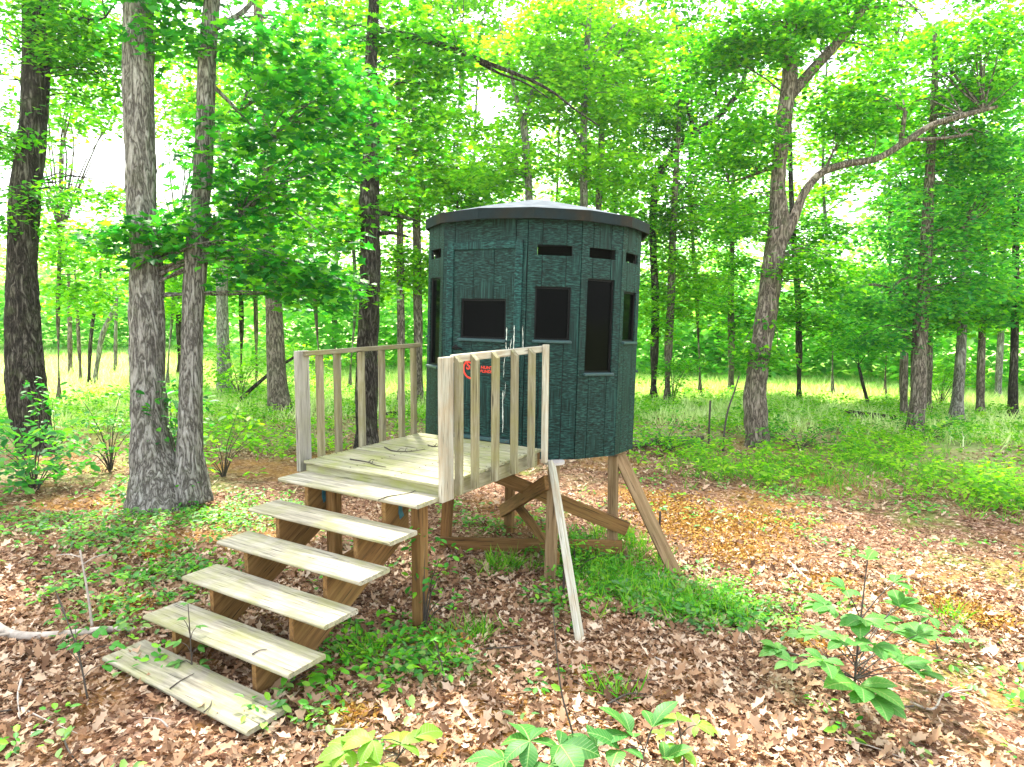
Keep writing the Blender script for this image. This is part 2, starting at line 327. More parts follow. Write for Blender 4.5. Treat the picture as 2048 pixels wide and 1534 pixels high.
def veins(m):
    nt = m.node_tree; b = next(n for n in nt.nodes if n.type == 'BSDF_PRINCIPLED'); src = b.inputs['Base Color'].links[0].from_socket
    tc = N(nt, 'ShaderNodeTexCoord'); sp = N(nt, 'ShaderNodeSeparateXYZ'); nt.links.new(tc.outputs['Object'], sp.inputs[0])
    ay = N(nt, 'ShaderNodeMath', operation='ABSOLUTE'); nt.links.new(sp.outputs[1], ay.inputs[0])
    k = N(nt, 'ShaderNodeMath', operation='MULTIPLY_ADD', i_1=-.9); nt.links.new(ay.outputs[0], k.inputs[0]); nt.links.new(sp.outputs[0], k.inputs[2])
    w_ = N(nt, 'ShaderNodeMath', operation='MULTIPLY', i_1=62.0); nt.links.new(k.outputs[0], w_.inputs[0]); sn = N(nt, 'ShaderNodeMath', operation='SINE'); nt.links.new(w_.outputs[0], sn.inputs[0])
    side = ramp(nt, sn.outputs[0], [(.80, (0, 0, 0)), (1.0, (.45, .45, .45))]); mid = ramp(nt, ay.outputs[0], [(.006, (.7, .7, .7)), (.016, (0, 0, 0))])
    f = mixc(nt, 1.0, side, mid, 'ADD'); c = mixc(nt, f, src, (.26, .40, .12))
    nz = N(nt, 'ShaderNodeTexNoise', i_Scale=9.0, i_Detail=5, i_Roughness=.7); oi = N(nt, 'ShaderNodeObjectInfo'); ad = N(nt, 'ShaderNodeVectorMath', operation='ADD'); nt.links.new(tc.outputs['Object'], ad.inputs[0]); nt.links.new(oi.outputs['Random'], ad.inputs[1]); nt.links.new(ad.outputs[0], nz.inputs[0])
    c = mixc(nt, ramp(nt, nz.outputs[0], [(.66, (0, 0, 0)), (.72, (.7, .7, .7))]), c, (.26, .15, .04))
    pv_ = ramp(nt, oi.outputs['Random'], [(0, (.7, .78, .7)), (.5, (1, 1, 1)), (1, (1.5, 1.25, .9))]); c = mixc(nt, .8, c, pv_, 'MULTIPLY')
    nt.links.new(c, b.inputs['Base Color']); bump(nt, b, f, .4, .01)
L_YELLOW = leafmat('yellow_seedling_leaf', [(.11, .26, .02), (.17, .33, .03)], .35, spec=.2)
for m_ in (L_SAP, L_SAPDARK, L_YELLOW): veins(m_)
L_RUSTLEAF = leafmat('rust_leaf', [(.35, .10, .03), (.42, .13, .04)], .2)

# ---------------------------------------------------------------- ground
def ground_material():
    m, nt, b, out = newmat('forest_floor')
    geo = N(nt, 'ShaderNodeNewGeometry'); P = geo.outputs['Position']
    def noi(s, d=5, r=.65, dist=0.0):
        n = N(nt, 'ShaderNodeTexNoise', i_Scale=s, i_Detail=d, i_Roughness=r, i_Distortion=dist); nt.links.new(P, n.inputs[0]); return n.outputs[0]
    vor = N(nt, 'ShaderNodeTexVoronoi', i_Scale=30.0); wv = N(nt, 'ShaderNodeTexNoise', i_Scale=25.0, i_Detail=3); nt.links.new(P, wv.inputs[0]); nt.links.new(mixc(nt, .09, P, wv.outputs[1], 'ADD'), vor.inputs[0])
    sepc = N(nt, 'ShaderNodeSeparateColor'); nt.links.new(vor.outputs['Color'], sepc.inputs[0])
    litter = ramp(nt, sepc.outputs[0], [(0, (.050, .022, .012)), (.35, (.13, .062, .034)), (.7, (.26, .145, .088)), (1, (.40, .28, .20))])
    f = noi(60); litter = mixc(nt, .7, litter, ramp(nt, f, [(.3, (.35, .33, .3)), (.7, (1.25, 1.2, 1.2))]), 'MULTIPLY')
    soil = ramp(nt, noi(34), [(.3, (.16, .075, .018)), (.7, (.42, .22, .055))])
    c = mixc(nt, ramp(nt, noi(.55, 4), [(.50, (0, 0, 0)), (.62, (.8, .8, .8))]), litter, soil)
    moss = ramp(nt, noi(40), [(.3, (.06, .11, .015)), (.7, (.20, .30, .04))])
    c = mixc(nt, ramp(nt, noi(.75, 5, .7), [(.56, (0, 0, 0)), (.68, (.6, .6, .6))]), c, moss)
    # grass takes over with distance from the blind (the open meadow)
    dist = N(nt, 'ShaderNodeVectorMath', operation='DISTANCE'); nt.links.new(P, dist.inputs[0]); dist.inputs[1].default_value = (float(CAM[0]), float(CAM[1]), 0)
    mul = N(nt, 'ShaderNodeMath', operation='MULTIPLY_ADD', i_1=.0125); nt.links.new(dist.outputs['Value'], mul.inputs[0])
    nn = N(nt, 'ShaderNodeMath', operation='MULTIPLY', i_1=.22); nt.links.new(noi(.35, 4), nn.inputs[0]); nt.links.new(nn.outputs[0], mul.inputs[2])
    grassf = ramp(nt, mul.outputs[0], [(.25, (0, 0, 0)), (.36, (1, 1, 1))])
    grass = ramp(nt, noi(9, 6, .75), [(.3, (.18, .27, .06)), (.6, (.40, .47, .20)), (.8, (.58, .60, .34))])
    c = mixc(nt, grassf, c, grass)
    nt.links.new(c, b.inputs['Base Color']); b.inputs['Roughness'].default_value = .95; b.inputs['Specular IOR Level'].default_value = .1
    bump(nt, b, f, .6, .02); return m
def axis_coords(c, near, far):
    a = [0.0]; s = .22
    while a[-1] < far:
        if a[-1] > near: s *= 1.12
        a.append(a[-1]+s)
    a = np.array(a); return np.concatenate([c-a[:0:-1], c+a])
gx, gy = axis_coords(1.0, 13, 150), axis_coords(3.0, 13, 150)
GX, GY = np.meshgrid(gx, gy); GZ = ground_z(GX, GY)
near_m = np.hypot(GX-1, GY-3) < 16
GZ = GZ + np.where(near_m, .012*np.sin(GX*5.1+GY*2.3)*np.sin(GY*4.7-GX*1.9), 0)
nx, ny = len(gx), len(gy)
idx = np.arange(nx*ny).reshape(ny, nx)
quads = np.stack([idx[:-1, :-1], idx[:-1, 1:], idx[1:, 1:], idx[1:, :-1]], -1).reshape(-1, 4)
gme = mesh_np('ground', np.stack([GX, GY, GZ], -1).reshape(-1, 3), quads.ravel(), np.full(len(quads), 4), True)
tag(link('ground', gme, ground_material()), 'forest floor of brown leaf litter opening to a bright meadow', kind='structure')

# ---------------------------------------------------------------- leaf clouds
KITE = (np.array([(0, 0, 0), (.5, .36, .08), (1, 0, -.05), (.5, -.36, .08)]), [(0, 1, 2), (0, 2, 3)])
OVAL = (np.array([(0, 0, 0), (.28, .22, .05), (.68, .24, .04), (1, 0, -.08), (.68, -.24, .04), (.28, -.22, .05)]), [(0, 3, 2, 1), (0, 5, 4, 3)])
LOBED = (np.array([(0, 0, 0), (.22, .13, .01), (.20, .42, .06), (.42, .24, .03), (.58, .46, .05), (.68, .17, .01), (1, 0, -.08), (.68, -.17, .01), (.58, -.46, .05), (.42, -.24, .03), (.20, -.42, .06), (.22, -.13, .01)]),
         [(0, 3, 2, 1), (0, 6, 5, 4, 3), (0, 9, 8, 7, 6), (0, 11, 10, 9)])
BLADE = (np.array([(0, .03, 0), (0, -.03, 0), (.6, -.022, .05), (.6, .022, .05), (1, 0, .22)]), [(0, 1, 2, 3), (3, 2, 4)])
def leaf_cloud(name, C, Nn, size, tmpl, T=None):
    C = np.asarray(C, float); n = len(C); tv, tf = tmpl
    Nn = Nn/(np.linalg.norm(Nn, axis=1)[:, None]+1e-9)
    if T is None: T = RNG.normal(size=(n, 3))
    T = T-Nn*np.sum(T*Nn, 1)[:, None]; T /= np.linalg.norm(T, axis=1)[:, None]+1e-9
    Bv = np.cross(Nn, T); s = np.asarray(size).reshape(-1, 1, 1)*np.ones((n, 1, 1))
    V = C[:, None, :]+s*(tv[None, :, 0:1]*T[:, None, :]+tv[None, :, 1:2]*Bv[:, None, :]+tv[None, :, 2:3]*Nn[:, None, :])
    k = len(tv); off = (np.arange(n)*k)[:, None]
    flat = np.concatenate([np.array(f) for f in tf]); sizes = np.array([len(f) for f in tf])
    return mesh_np(name, V.reshape(-1, 3), (off+flat[None, :]).ravel(), np.tile(sizes, n))
def sprays(centres, per, rad, thick, droop=.25):
    """leaves lying in flat layered sprays around the given twig ends"""
    c = np.repeat(np.asarray(centres), per, axis=0); n = len(c)
    a = RNG.uniform(0, 2*math.pi, n); r = rad*np.sqrt(RNG.uniform(0, 1, n))*RNG.uniform(.7, 1.25, n)
    off = np.stack([r*np.cos(a), r*np.sin(a), RNG.normal(0, thick, n)-droop*r*r/rad], -1)
    tilt = np.repeat(RNG.normal(0, .22, (len(centres), 2)), per, axis=0)
    off[:, 2] += off[:, 0]*tilt[:, 0]+off[:, 1]*tilt[:, 1]
    nrm = np.stack([RNG.normal(0, .42, n), RNG.normal(0, .42, n), np.full(n, 1.)], -1)
    T = np.stack([np.cos(a), np.sin(a), RNG.normal(-.25, .3, n)], -1)+RNG.normal(0, .5, (n, 3))
    return c+off, nrm, T

# sky gaps seen through the canopy (pixel ellipses): no twig end is put on these sight lines
GAPS = [(225, 335, 130, 50), (130, 300, 40, 26), (345, 385, 45, 28), (965, 185, 55, 45), (1000, 215, 40, 30), (1700, 415, 70, 38), (1665, 95, 45, 42), (1610, 115, 25, 30),
        (1660, 350, 45, 20), (1120, 60, 40, 26), (930, 40, 30, 24), (1270, 20, 30, 40), (1745, 385, 35, 30), (600, 130, 22, 18), (690, 395, 14, 18), (1430, 30, 22, 18), (1890, 25, 24, 16), (1080, 120, 26, 18)]
def in_gap(P, k=1.0):
    x, y, z = px_of(P)
    return any(((x-a)/(c*k))**2+((y-b)/(d*k))**2 < 1 for a, b, c, d in GAPS)

def trunk_mesh(pts_px, D, sides, ridges, seed, step):
    """trunk from (px, py, width px) rows, lowest first, standing at camera depth D"""
    P = [at_depth(x, y, D) for x, y, _ in pts_px]; r = [wd*.93*D/FPX/2 for *_, wd in pts_px]
    L = sum(np.linalg.norm(np.subtract(P[i+1], P[i])) for i in range(len(P)-1)); n = max(6, int(L/step))
    S = smooth_path([np.append(p, q) for p, q in zip(P, r)], n)
    return S[:, :3], S[:, 3]
TREES = []; DENS = 1.35
def make_tree(name, label, cat, trunk_px, bark, leaf, blobs, per=55, leaf_size=.12, tmpl=KITE, stems=(), limbs=(), D=None, ridges=0, group=None, spray_r=.5, twig=True, sides=10, spread=.75, seed=None):
    sd_ = len(TREES)*3.17+1 if seed is None else seed
    bx, by, bw = trunk_px[0]
    if D is None:
        D = depth_of(hit(bx, by))
    base = at_depth(bx, by, D); gz = float(ground_z(base[0], base[1]))
    root = empty(name, (base[0], base[1], min(gz, base[2]))); o = np.array(root.location)
    tag(root, label, cat, group)
    parts = []; trunk_pts = None
    rows = [trunk_px]+list(stems)
    for i, tp in enumerate(rows):
        S, r = trunk_mesh(tp, D, sides, ridges, sd_, .05 if ridges else .22)
        if i == 0:
            S = np.vstack([S[0]-np.array([0, 0, .25]), S]); r = np.append(r[0]*1.08, r)
            trunk_pts = S
        parts.append(tube(S, r, sides if ridges else sides, .12 if ridges else .10, sd_+i*5, ridges))
    V, F = join(parts)
    link('trunk', mesh_py('trunk', V-o, F, True), bark, root)
    limb_ends = []
    for lp in limbs:
        S, r = trunk_mesh(lp, D, 8, 0, sd_, .12)
        S = S + np.outer(np.linspace(0, 1, len(S)), CF)*random.uniform(-.5, .5)
        V, F = tube(S, r, 8, .15, sd_)
        link('limb', mesh_py('limb', V-o, F, True), bark, root); limb_ends += list(S[len(S)//3::3])
    # crown
    cents, tw = [], []
    allow = np.vstack([trunk_pts[len(trunk_pts)//4:]]+([np.array(limb_ends)] if limb_ends else []))
    for (cx, cy, rx, ry, n, *dd) in blobs:
        dd = dd[0] if dd else 0.0
        c0 = at_depth(cx, cy, D+dd); Rx, Rz = rx*(D+dd)/FPX, ry*(D+dd)/FPX
        k = 0; n = int(n*DENS)
        for _ in range(n*6):
            if k >= n: break
            q = RNG.normal(size=3); q = q/np.linalg.norm(q)*RNG.uniform(.1, 1)**.45
            P = c0+CR*q[0]*Rx+np.array([0, 0, 1])*q[2]*Rz+np.array([CF[0], CF[1], 0])*q[1]*max(Rx, Rz)*spread
            if in_gap(P): continue
            cents.append(P); k += 1
    if cents:
        cents = np.array(cents)
        C_, N_, T_ = sprays(cents, per, spray_r, .07)
        link('crown', leaf_cloud('crown', C_-o, N_, leaf_size*RNG.uniform(.65, 1.25, len(C_)), tmpl, T_), leaf, root)
        if twig:
            for P in cents[::2]:
                dv = allow-P; low = dv[:, 2] > .2
                dist = np.linalg.norm(dv, axis=1)+np.where(low, 1.5, 0)
                j = int(np.argmin(dist)); A = allow[j]; L = np.linalg.norm(A-P)
                if L > 5.5: A = P+(A-P)*(2.2/L); L = 2.2
                mid = (A+P)/2+np.array([0, 0, .12*L])+RNG.normal(0, .07*L, 3)
                S = smooth_path([A, mid, P], 6); r = np.linspace(.010+.0045*L, .004, 6)
                tw.append(tube(S, r, 4, cap=False))
            V, F = join(tw); tag(link('branches', mesh_py('branches', V-o, F, True), bark, root), kind='stuff')
    TREES.append(root); return root, D

# ---------------------------------------------------------------- the hunting blind
W, L, HD = 1.391, 1.482, 1.026          # deck width, depth, height
def rot_hut(yaw, tx):
    cz, sz, cx, sx = math.cos(yaw), math.sin(yaw), math.cos(tx), math.sin(tx)
    Rz = Matrix(((cz, -sz, 0), (sz, cz, 0), (0, 0, 1))); Rx = Matrix(((1, 0, 0), (0, cx, -sx), (0, sx, cx)))
    return Rx @ Rz
blind = empty('hunting_blind', (.257, 1.462, .897), rot_hut(math.radians(2.52), math.radians(-2.38)))
tag(blind, 'dark green many-sided hunting blind with black windows and shallow roof', 'hunting blind')
RH, HCX, HCY = 1.105, .455, 1.0          # wall circle
DOOR_A, STEP_A = 24.35, 25.94
angs = [-DOOR_A]+[DOOR_A+STEP_A*i for i in range(13)]      # door, then 12 panels round
def pv(a, R=RH): a = math.radians(a); return Vector((HCX+R*math.sin(a), HCY-R*math.cos(a), 0))
VERT = [pv(a) for a in angs]; WH = 2.20
def cells_mesh(name, xs, zs, solid, th):
    """upright slab in local XZ (front at y=0, back at y=th) made of the grid cells where solid(cx, cz)"""
    nx, nz = len(xs), len(zs); V = [(x, 0, z) for z in zs for x in xs]+[(x, th, z) for z in zs for x in xs]; n = nx*nz; F = []
    s = [[solid((xs[i]+xs[i+1])/2, (zs[j]+zs[j+1])/2) for i in range(nx-1)] for j in range(nz-1)]
    g = lambda i, j: 0 <= i < nx-1 and 0 <= j < nz-1 and s[j][i]
    for j in range(nz-1):
        for i in range(nx-1):
            if not s[j][i]: continue
            a, b, c, d = j*nx+i, j*nx+i+1, (j+1)*nx+i+1, (j+1)*nx+i
            F += [(a, b, c, d), (a+n, d+n, c+n, b+n)]
            if not g(i-1, j): F.append((a, d, d+n, a+n))
            if not g(i+1, j): F.append((b, b+n, c+n, c))
            if not g(i, j-1): F.append((a, a+n, b+n, b))
            if not g(i, j+1): F.append((d, c, c+n, d+n))
    me = mesh_py(name, V, F)
    bm = bmesh.new(); bm.from_mesh(me); bmesh.ops.delete(bm, geom=[v for v in bm.verts if not v.link_faces], context='VERTS')
    bmesh.ops.recalc_face_normals(bm, faces=bm.faces); bm.to_mesh(me); bm.free(); return me
def panel(name, a, b, openings, grooves, windows, label=None, kick=0.0):
    d = (b-a); ln = d.length; ex = d/ln; ey = Vector((0, 0, 1)).cross(ex); M = MX(a, ex, ey, (0, 0, 1))
    hole = lambda x, z: any(o[0] < x < o[1] and o[2] < z < o[3] for o in openings)
    xs = sorted({0.012, ln-.012, *[v for o in openings for v in o[:2]]}); zs = sorted({0.0, WH, *[v for o in openings for v in o[2:]]})
    core = link(name, cells_mesh(name, xs, zs, lambda x, z: not hole(x, z), .018), M_INNER, blind, M @ Matrix.Translation((0, .013, 0)))
    if label: core['label'] = label
    g = [0.0]+list(grooves)+[ln]
    for i in range(len(g)-1):
        x0, x1 = g[i]+(.0035 if i else .005), g[i+1]-(.0035 if i < len(g)-2 else .005)
        bx_ = sorted({x0, x1, *[v for o in openings for v in o[:2] if x0 < v < x1]})
        cuts = sorted(o[2:] for o in openings if o[0] <= x0+.001 and o[1] >= x1-.001)       # openings that part the board
        seg, lo = [], 0.0
        for z0, z1 in cuts: seg.append((lo, z0)); lo = z1
        seg.append((lo, WH))
        for z0, z1 in seg:
            if z1-z0 < .01: continue
            me = cells_mesh('siding_board', bx_, [z for z in zs if z0-1e-6 <= z <= z1+1e-6], lambda x, z: not hole(x, z), .013)
            if len(me.polygons): link('siding_board', me, M_PAINT, core, Matrix.Translation((0, -.013, 0)))
    for (x0, x1, z0, z1, sill) in windows:
        board('window_pane', (x1-x0, z1-z0, .004), MX(((x0+x1)/2, .022, (z0+z1)/2), (1, 0, 0), (0, 0, 1), (0, -1, 0)), M_PANE, core, 0)
        for (fx0, fx1, fz0, fz1) in ((x0, x0+.018, z0, z1), (x1-.018, x1, z0, z1), (x0+.018, x1-.018, z1-.018, z1), (x0+.018, x1-.018, z0, z0+.018)):
            board('window_frame', (fx1-fx0, fz1-fz0, .012), MX(((fx0+fx1)/2, .012, (fz0+fz1)/2), (1, 0, 0), (0, 0, 1), (0, -1, 0)), M_BLACK, core, 0)
        if sill:
            board('window_sill', (x1-x0+.03, .05, .022), MX(((x0+x1)/2, -.018, z0-.011), (1, 0, 0), (0, 1, .12), (0, -.12, 1)), M_SILL, core, .003)
    return core, M
SLOT = (1.858, 1.951)
for k in range(13):
    a, b = VERT[k], VERT[(k+1) % 14] if k < 13 else None
    if k == 0: continue
    b = VERT[k+1] if k+1 < 14 else VERT[0]
    ln = (b-a).length
    sx0, sx1 = .09, ln-.085
    tall = (k % 2 == 0)
    win = (.08, ln-.085, .80 if tall else 1.095, 1.672 if tall else 1.58)
    panel('wall_panel', a, b, [(sx0, sx1, *SLOT), win], (.135, .355), [(*win, True)])
# last panel closes to the door's left corner
a, b = VERT[13], VERT[0]
# door wall
da, db = VERT[0], VERT[1]; DL = (db-da).length
LEAF = (.128, .792, .172, 1.913); DWIN = (.215, .707, 1.087, 1.462)
core, MD = panel('door_wall', da, db, [LEAF, (.14, .78, .08, .172)], (.13, .79), [])
def dboard(name, x0, x1, z0, z1, y0, y1, mat, parent, vert=True, bev=.003):
    c = ((x0+x1)/2, (y0+y1)/2, (z0+z1)/2)
    if vert: return board(name, (x1-x0, y1-y0, z1-z0), MX(c, (1, 0, 0), (0, 1, 0), (0, 0, 1)), mat, parent, bev)
    return board(name, (x1-x0, y1-y0, z1-z0), MX(c, (1, 0, 0), (0, 1, 0), (0, 0, 1)), mat, parent, bev)
dboard('door_casing', .052, .126, .10, 1.985, -.032, -.0135, M_TRIM, core); dboard('door_casing', .794, .868, .10, 1.985, -.032, -.0135, M_TRIM, core)
dboard('door_casing', .1265, .7935, 1.915, 1.985, -.032, -.0135, M_TRIM, core)
dboard('threshold', .13, .79, .135, .170, -.034, .02, M_SILL, core)
DS = link('door', cells_mesh('door', sorted({.131, .789, DWIN[0], DWIN[1]}), sorted({.175, 1.910, DWIN[2], DWIN[3]}), lambda x, z: not (DWIN[0] < x < DWIN[1] and DWIN[2] < z < DWIN[3]), .03), M_INNER, blind, MD @ Matrix.Translation((0, .006, 0)))
for x0, x1 in ((.131, .343), (.349, .566), (.572, .789)):
    xs = sorted({x0, x1, *[v for v in DWIN[:2] if x0 < v < x1]})
    link('door_board', cells_mesh('door_board', xs, sorted({.175, 1.910, DWIN[2], DWIN[3]}), lambda x, z: not (DWIN[0] < x < DWIN[1] and DWIN[2] < z < DWIN[3]), .010), M_PAINT, DS, Matrix.Translation((0, -.010, 0)))
dboard('window_pane', DWIN[0], DWIN[1], DWIN[2], DWIN[3], .016, .020, M_PANE, DS, bev=0)
for r_ in ((DWIN[0], DWIN[0]+.02, DWIN[2], DWIN[3]), (DWIN[1]-.02, DWIN[1], DWIN[2], DWIN[3]), (DWIN[0]+.02, DWIN[1]-.02, DWIN[3]-.02, DWIN[3]), (DWIN[0]+.02, DWIN[1]-.02, DWIN[2], DWIN[2]+.02)):
    dboard('window_frame', *r_, .002, .014, M_BLACK, DS, bev=0)
board('window_sill', (DWIN[1]-DWIN[0]+.03, .05, .022), MX(((DWIN[0]+DWIN[1])/2, -.022, DWIN[2]-.012), (1, 0, 0), (0, 1, .12), (0, -.12, 1)), M_SILL, DS, .003)
# lever handle
hv, hf = join([tube([(.165, -.012, .995), (.165, -.055, .995)], [.011, .011], 10), tube([(.155, -.052, .996), (.20, -.056, .995), (.262, -.050, .990)], [.010, .010, .007], 8), tube([(.165, -.018, .995), (.165, -.010, .995)], [.026, .026], 14)])
link('door_handle', mesh_py('door_handle', hv, hf, True), M_BLACK, DS)
# red maker's mark on the door: a ring and two short lines of capitals
def ring_mesh(name, cx, cz, r0, r1, y, a0=0, a1=360, n=48):
    V, F = [], []
    for i in range(n+1):
        t = math.radians(a0+(a1-a0)*i/n)
        for r in (r0, r1): V.append((cx+r*math.cos(t), y, cz+r*math.sin(t)))
    for i in range(n): F.append((2*i, 2*i+1, 2*i+3, 2*i+2))
    return mesh_py(name, V, F)
YL = -.0125
link('logo_ring', ring_mesh('logo_ring', .352, .800, .080, .098, YL, 48, 312), M_RED, DS)
def text(name, s, x, z, size, y, sx=1.0, shear=0.0, bold=.01):
    cu = bpy.data.curves.new(name, 'FONT'); cu.body = s; cu.size = size; cu.shear = shear; cu.offset = bold*size
    t = bpy.data.objects.new(name, cu); COL.objects.link(t)
    dg = bpy.context.evaluated_depsgraph_get(); me = bpy.data.meshes.new_from_object(t.evaluated_get(dg)); bpy.data.objects.remove(t)
    me.materials.clear()
    o = link(name, me, M_RED, DS, MX((x, y, z), (sx, 0, 0), (0, 0, 1), (0, -1, 0))); return o
text('logo_lettering', 'Sh', .288, .795, .105, YL, 1.0, .1, .03)
text('logo_lettering', 'b', .345, .725, .075, YL, 1.0, .1, .03)
text('logo_lettering', 'HUNTER', .452, .808, .038, YL, 1.22, .15, .03)
text('logo_lettering', 'BLINDS', .448, .772, .038, YL, 1.05, .15, .03)
# pale drips down the door's hinge side and the corner
def drip(parent, x, z1, z0, w0, y, sd_):
    rs = random.Random(sd_); n = 26; V, F = [], []; xx = x
    for i in range(n+1):
        t = i/n; z = z1+(z0-z1)*t; xx += rs.uniform(-.0022, .0022)
        wd = w0*(.35+.65*abs(math.sin(t*7+sd_)))*(1 if .06 < t < .9 else .4)*rs.uniform(.7, 1.25)
        V += [(xx-wd/2, y, z), (xx+wd/2, y, z)]
    F = [(2*i, 2*i+1, 2*i+3, 2*i+2) for i in range(n)]
    link('drip', mesh_py('drip', V, F), M_DRIP, parent)
drip(DS, .722, 1.20, .99, .010, YL, 1); drip(DS, .745, 1.02, .93, .007, YL, 2); drip(DS, .715, .98, .74, .004, YL, 8)
drip(DS, .703, .62, .23, .011, YL, 4); drip(DS, .728, .70, .55, .003, YL, 9)
drip(core, .806, 1.22, .93, .010, -.0345, 5); drip(core, .812, .92, .34, .009, -.0345, 6); drip(core, .783, 1.10, .93, .006, -.0345, 12); drip(core, .888, 1.22, .98, .006, -.0145, 3)
# floor and roof
def poly_slab(name, pts, z0, z1, mat, parent):
    n = len(pts); V = [(p.x, p.y, z0) for p in pts]+[(p.x, p.y, z1) for p in pts]
    F = [tuple(reversed(range(n))), tuple(range(n, 2*n))]+[(i, (i+1) % n, n+(i+1) % n, n+i) for i in range(n)]
    return link(name, mesh_py(name, V, F), mat, parent)
poly_slab('floor_panel', [pv(a, RH-.07) for a in angs], .005, .05, M_INNER, blind)
poly_slab('ceiling_panel', [pv(a, RH-.07) for a in angs], WH-.03, WH-.005, M_INNER, blind)
RA = [360/14*i for i in range(14)]; RR = 1.155; ZE0, ZE1 = 2.166, 2.262
def rp(a, R, z): a = math.radians(a); return Vector((.49+R*math.sin(a), .975-R*math.cos(a), z))
roof = link('roof', mesh_py('roof', [rp(a, RR-.004, ZE1-.004) for a in RA]+[rp(a, .62, ZE1+.135) for a in RA]+[rp(a, .14, ZE1+.243) for a in RA]+[rp(a, RR-.03, ZE1-.03) for a in RA],
    [(i, (i+1) % 14, 14+(i+1) % 14, 14+i) for i in range(14)]+[(14+i, 14+(i+1) % 14, 28+(i+1) % 14, 28+i) for i in range(14)]+[tuple(range(28, 42)), tuple(reversed(range(42, 56)))]+[(42+i, 42+(i+1) % 14, (i+1) % 14, i) for i in range(14)]), M_ROOF, blind)
poly_slab('soffit', [rp(a, RR-.03, 0) for a in RA], WH+.004, WH+.016, M_INNER, blind)
for i in range(14):
    p, q = rp(RA[i], RR, 0), rp(RA[(i+1) % 14], RR, 0); ex = (q-p).normalized(); ey = Vector((0, 0, 1)).cross(ex)
    V = []
    for (pt, sgn) in ((p, 1), (q, -1)):
        ins = (Vector((.49, .975, 0))-pt).normalized()*.022
        V += [(pt.x, pt.y, ZE0), (pt.x+ins.x, pt.y+ins.y, ZE0), (pt.x+ins.x, pt.y+ins.y, ZE1), (pt.x, pt.y, ZE1)]
    link('fascia_board', mesh_py('fascia_board', V, [(0, 4, 7, 3), (1, 2, 6, 5), (3, 7, 6, 2), (0, 1, 5, 4), (0, 3, 2, 1), (4, 5, 6, 7)]), M_FASCIA, roof)

# ---------------------------------------------------------------- timber stand under the blind
stand = empty('timber_stand', (1.0, 2.0, -.24)); SO = Vector(stand.location)
tag(stand, 'brown timber legs and crossed braces carrying the green blind', 'stand')
def sb(name, p, q, wd, th, mat, side=(0, 0, 1)): return beam(name, Vector(p)-SO, Vector(q)-SO, wd, th, mat, stand, side)
LEG = {'fr': ((1.50, 1.46), (1.42, 1.66), .868), 'br': ((1.68, 2.44), (1.655, 2.47), .812), 'fl': ((.17, 1.64), (.22, 1.70), .87), 'bl': ((.35, 2.60), (.38, 2.58), .82)}
for k, ((x0, y0), (x1, y1), zt) in LEG.items():
    zb = float(ground_z(x0, y0))-.12
    sb('leg', (x0, y0, zb), (x1, y1, zt), .092, .092, M_TREATED2 if k in ('fr', 'br') else M_TREATED, (1, .2, 0))
pl = tube([(1.42, 1.655, .862), (1.42, 1.655, .884)], [.10, .10], 20)
link('cap_plate', mesh_py('cap_plate', pl[0]-np.array(SO), pl[1]), M_GREYPLATE, stand)
n1 = Vector((.84, -1.48, 0)).normalized()*.068; n2 = Vector((-1.0, -1.15, 0)).normalized()*.068
f_l, b_r, b_l, f_r = Vector((.20, 1.68, 0)), Vector((1.67, 2.46, 0)), Vector((.36, 2.59, 0)), Vector((1.47, 1.55, 0))
dd1 = (b_r-f_l).normalized(); dd2 = (f_r-b_l).normalized()
def Z(v, z): return Vector((v.x, v.y, z))
sb('brace', Z(f_l+n1-dd1*.08, -.12), Z(b_r+n1+dd1*.09, -.10), .14, .038, M_TREATED)
sb('brace', Z(f_l+n1*.98-dd1*.02, .80), Z(b_r+n1*.98+dd1*.14, .085), .14, .037, M_TREATED)
m2 = Vector((1.15, .75, 0)).normalized()
sb('brace', Z(b_l+n2-dd2*.10, -.03), Z(f_r+n2+dd2*.02, .72), .135, .038, M_TREATED)
sb('brace', Z(b_l-n2*.95-dd2*.02, .10), Z(f_r-n2*.95-dd2*.02, -.02), .12, .038, M_TREATED)
gz = lambda x, y: float(ground_z(x, y))
sb('prop', (1.44, 1.575, .88), (2.33, .43, gz(2.33, .43)-.05), .089, .046, M_PALE, (-.30, .95, 0))
sb('prop', (1.69, 2.53, .81), (2.40, 2.40, gz(2.40, 2.40)-.05), .125, .040, M_TREATED2, (.85, .53, 0))

# ---------------------------------------------------------------- deck with railings
deck = empty('wooden_deck', (.70, .74, -.15)); DO = Vector(deck.location)
tag(deck, 'weathered timber deck with two picket railings in front of green blind', 'deck')
def db_(name, x0, x1, y0, y1, z0, z1, mat, along='x', parent=None): 
    return wbox(name, x0-DO.x, x1-DO.x, y0-DO.y, y1-DO.y, z0-DO.z, z1-DO.z, mat, parent or deck, along)
nb = 10; bw = L/nb
for i in range(nb):
    y0 = -.022+i*(L+.02)/nb
    o = db_('deck_board', -.002+random.uniform(-.004, .004), W+.004+random.uniform(-.006, .008), y0, y0+(L+.02)/nb-.013-random.uniform(0, .003), HD-.026, HD+random.uniform(-.002, .002), M_DECK)
scr = tube([(0, 0, -.004), (0, 0, .0012)], [.0045, .0045], 8); SCR = mesh_py('screw', *scr)
for i in range(nb):
    y0 = -.022+i*(L+.02)/nb
    for xs_ in (.02, .49, .95, W-.022):
        for q in (.035, .105): link('screw', SCR, M_RUST, deck, Matrix.Translation(Vector((xs_+random.uniform(-.006, .006), y0+q+random.uniform(-.006, .006), HD+.0015))-DO))
ZR0, ZR1 = .885, HD-.0285
db_('rim_joist', 0, W, 0, .038, ZR0, ZR1, M_DECK); db_('rim_joist', 0, W, L-.075, L-.037, ZR0, ZR1, M_TREATED)
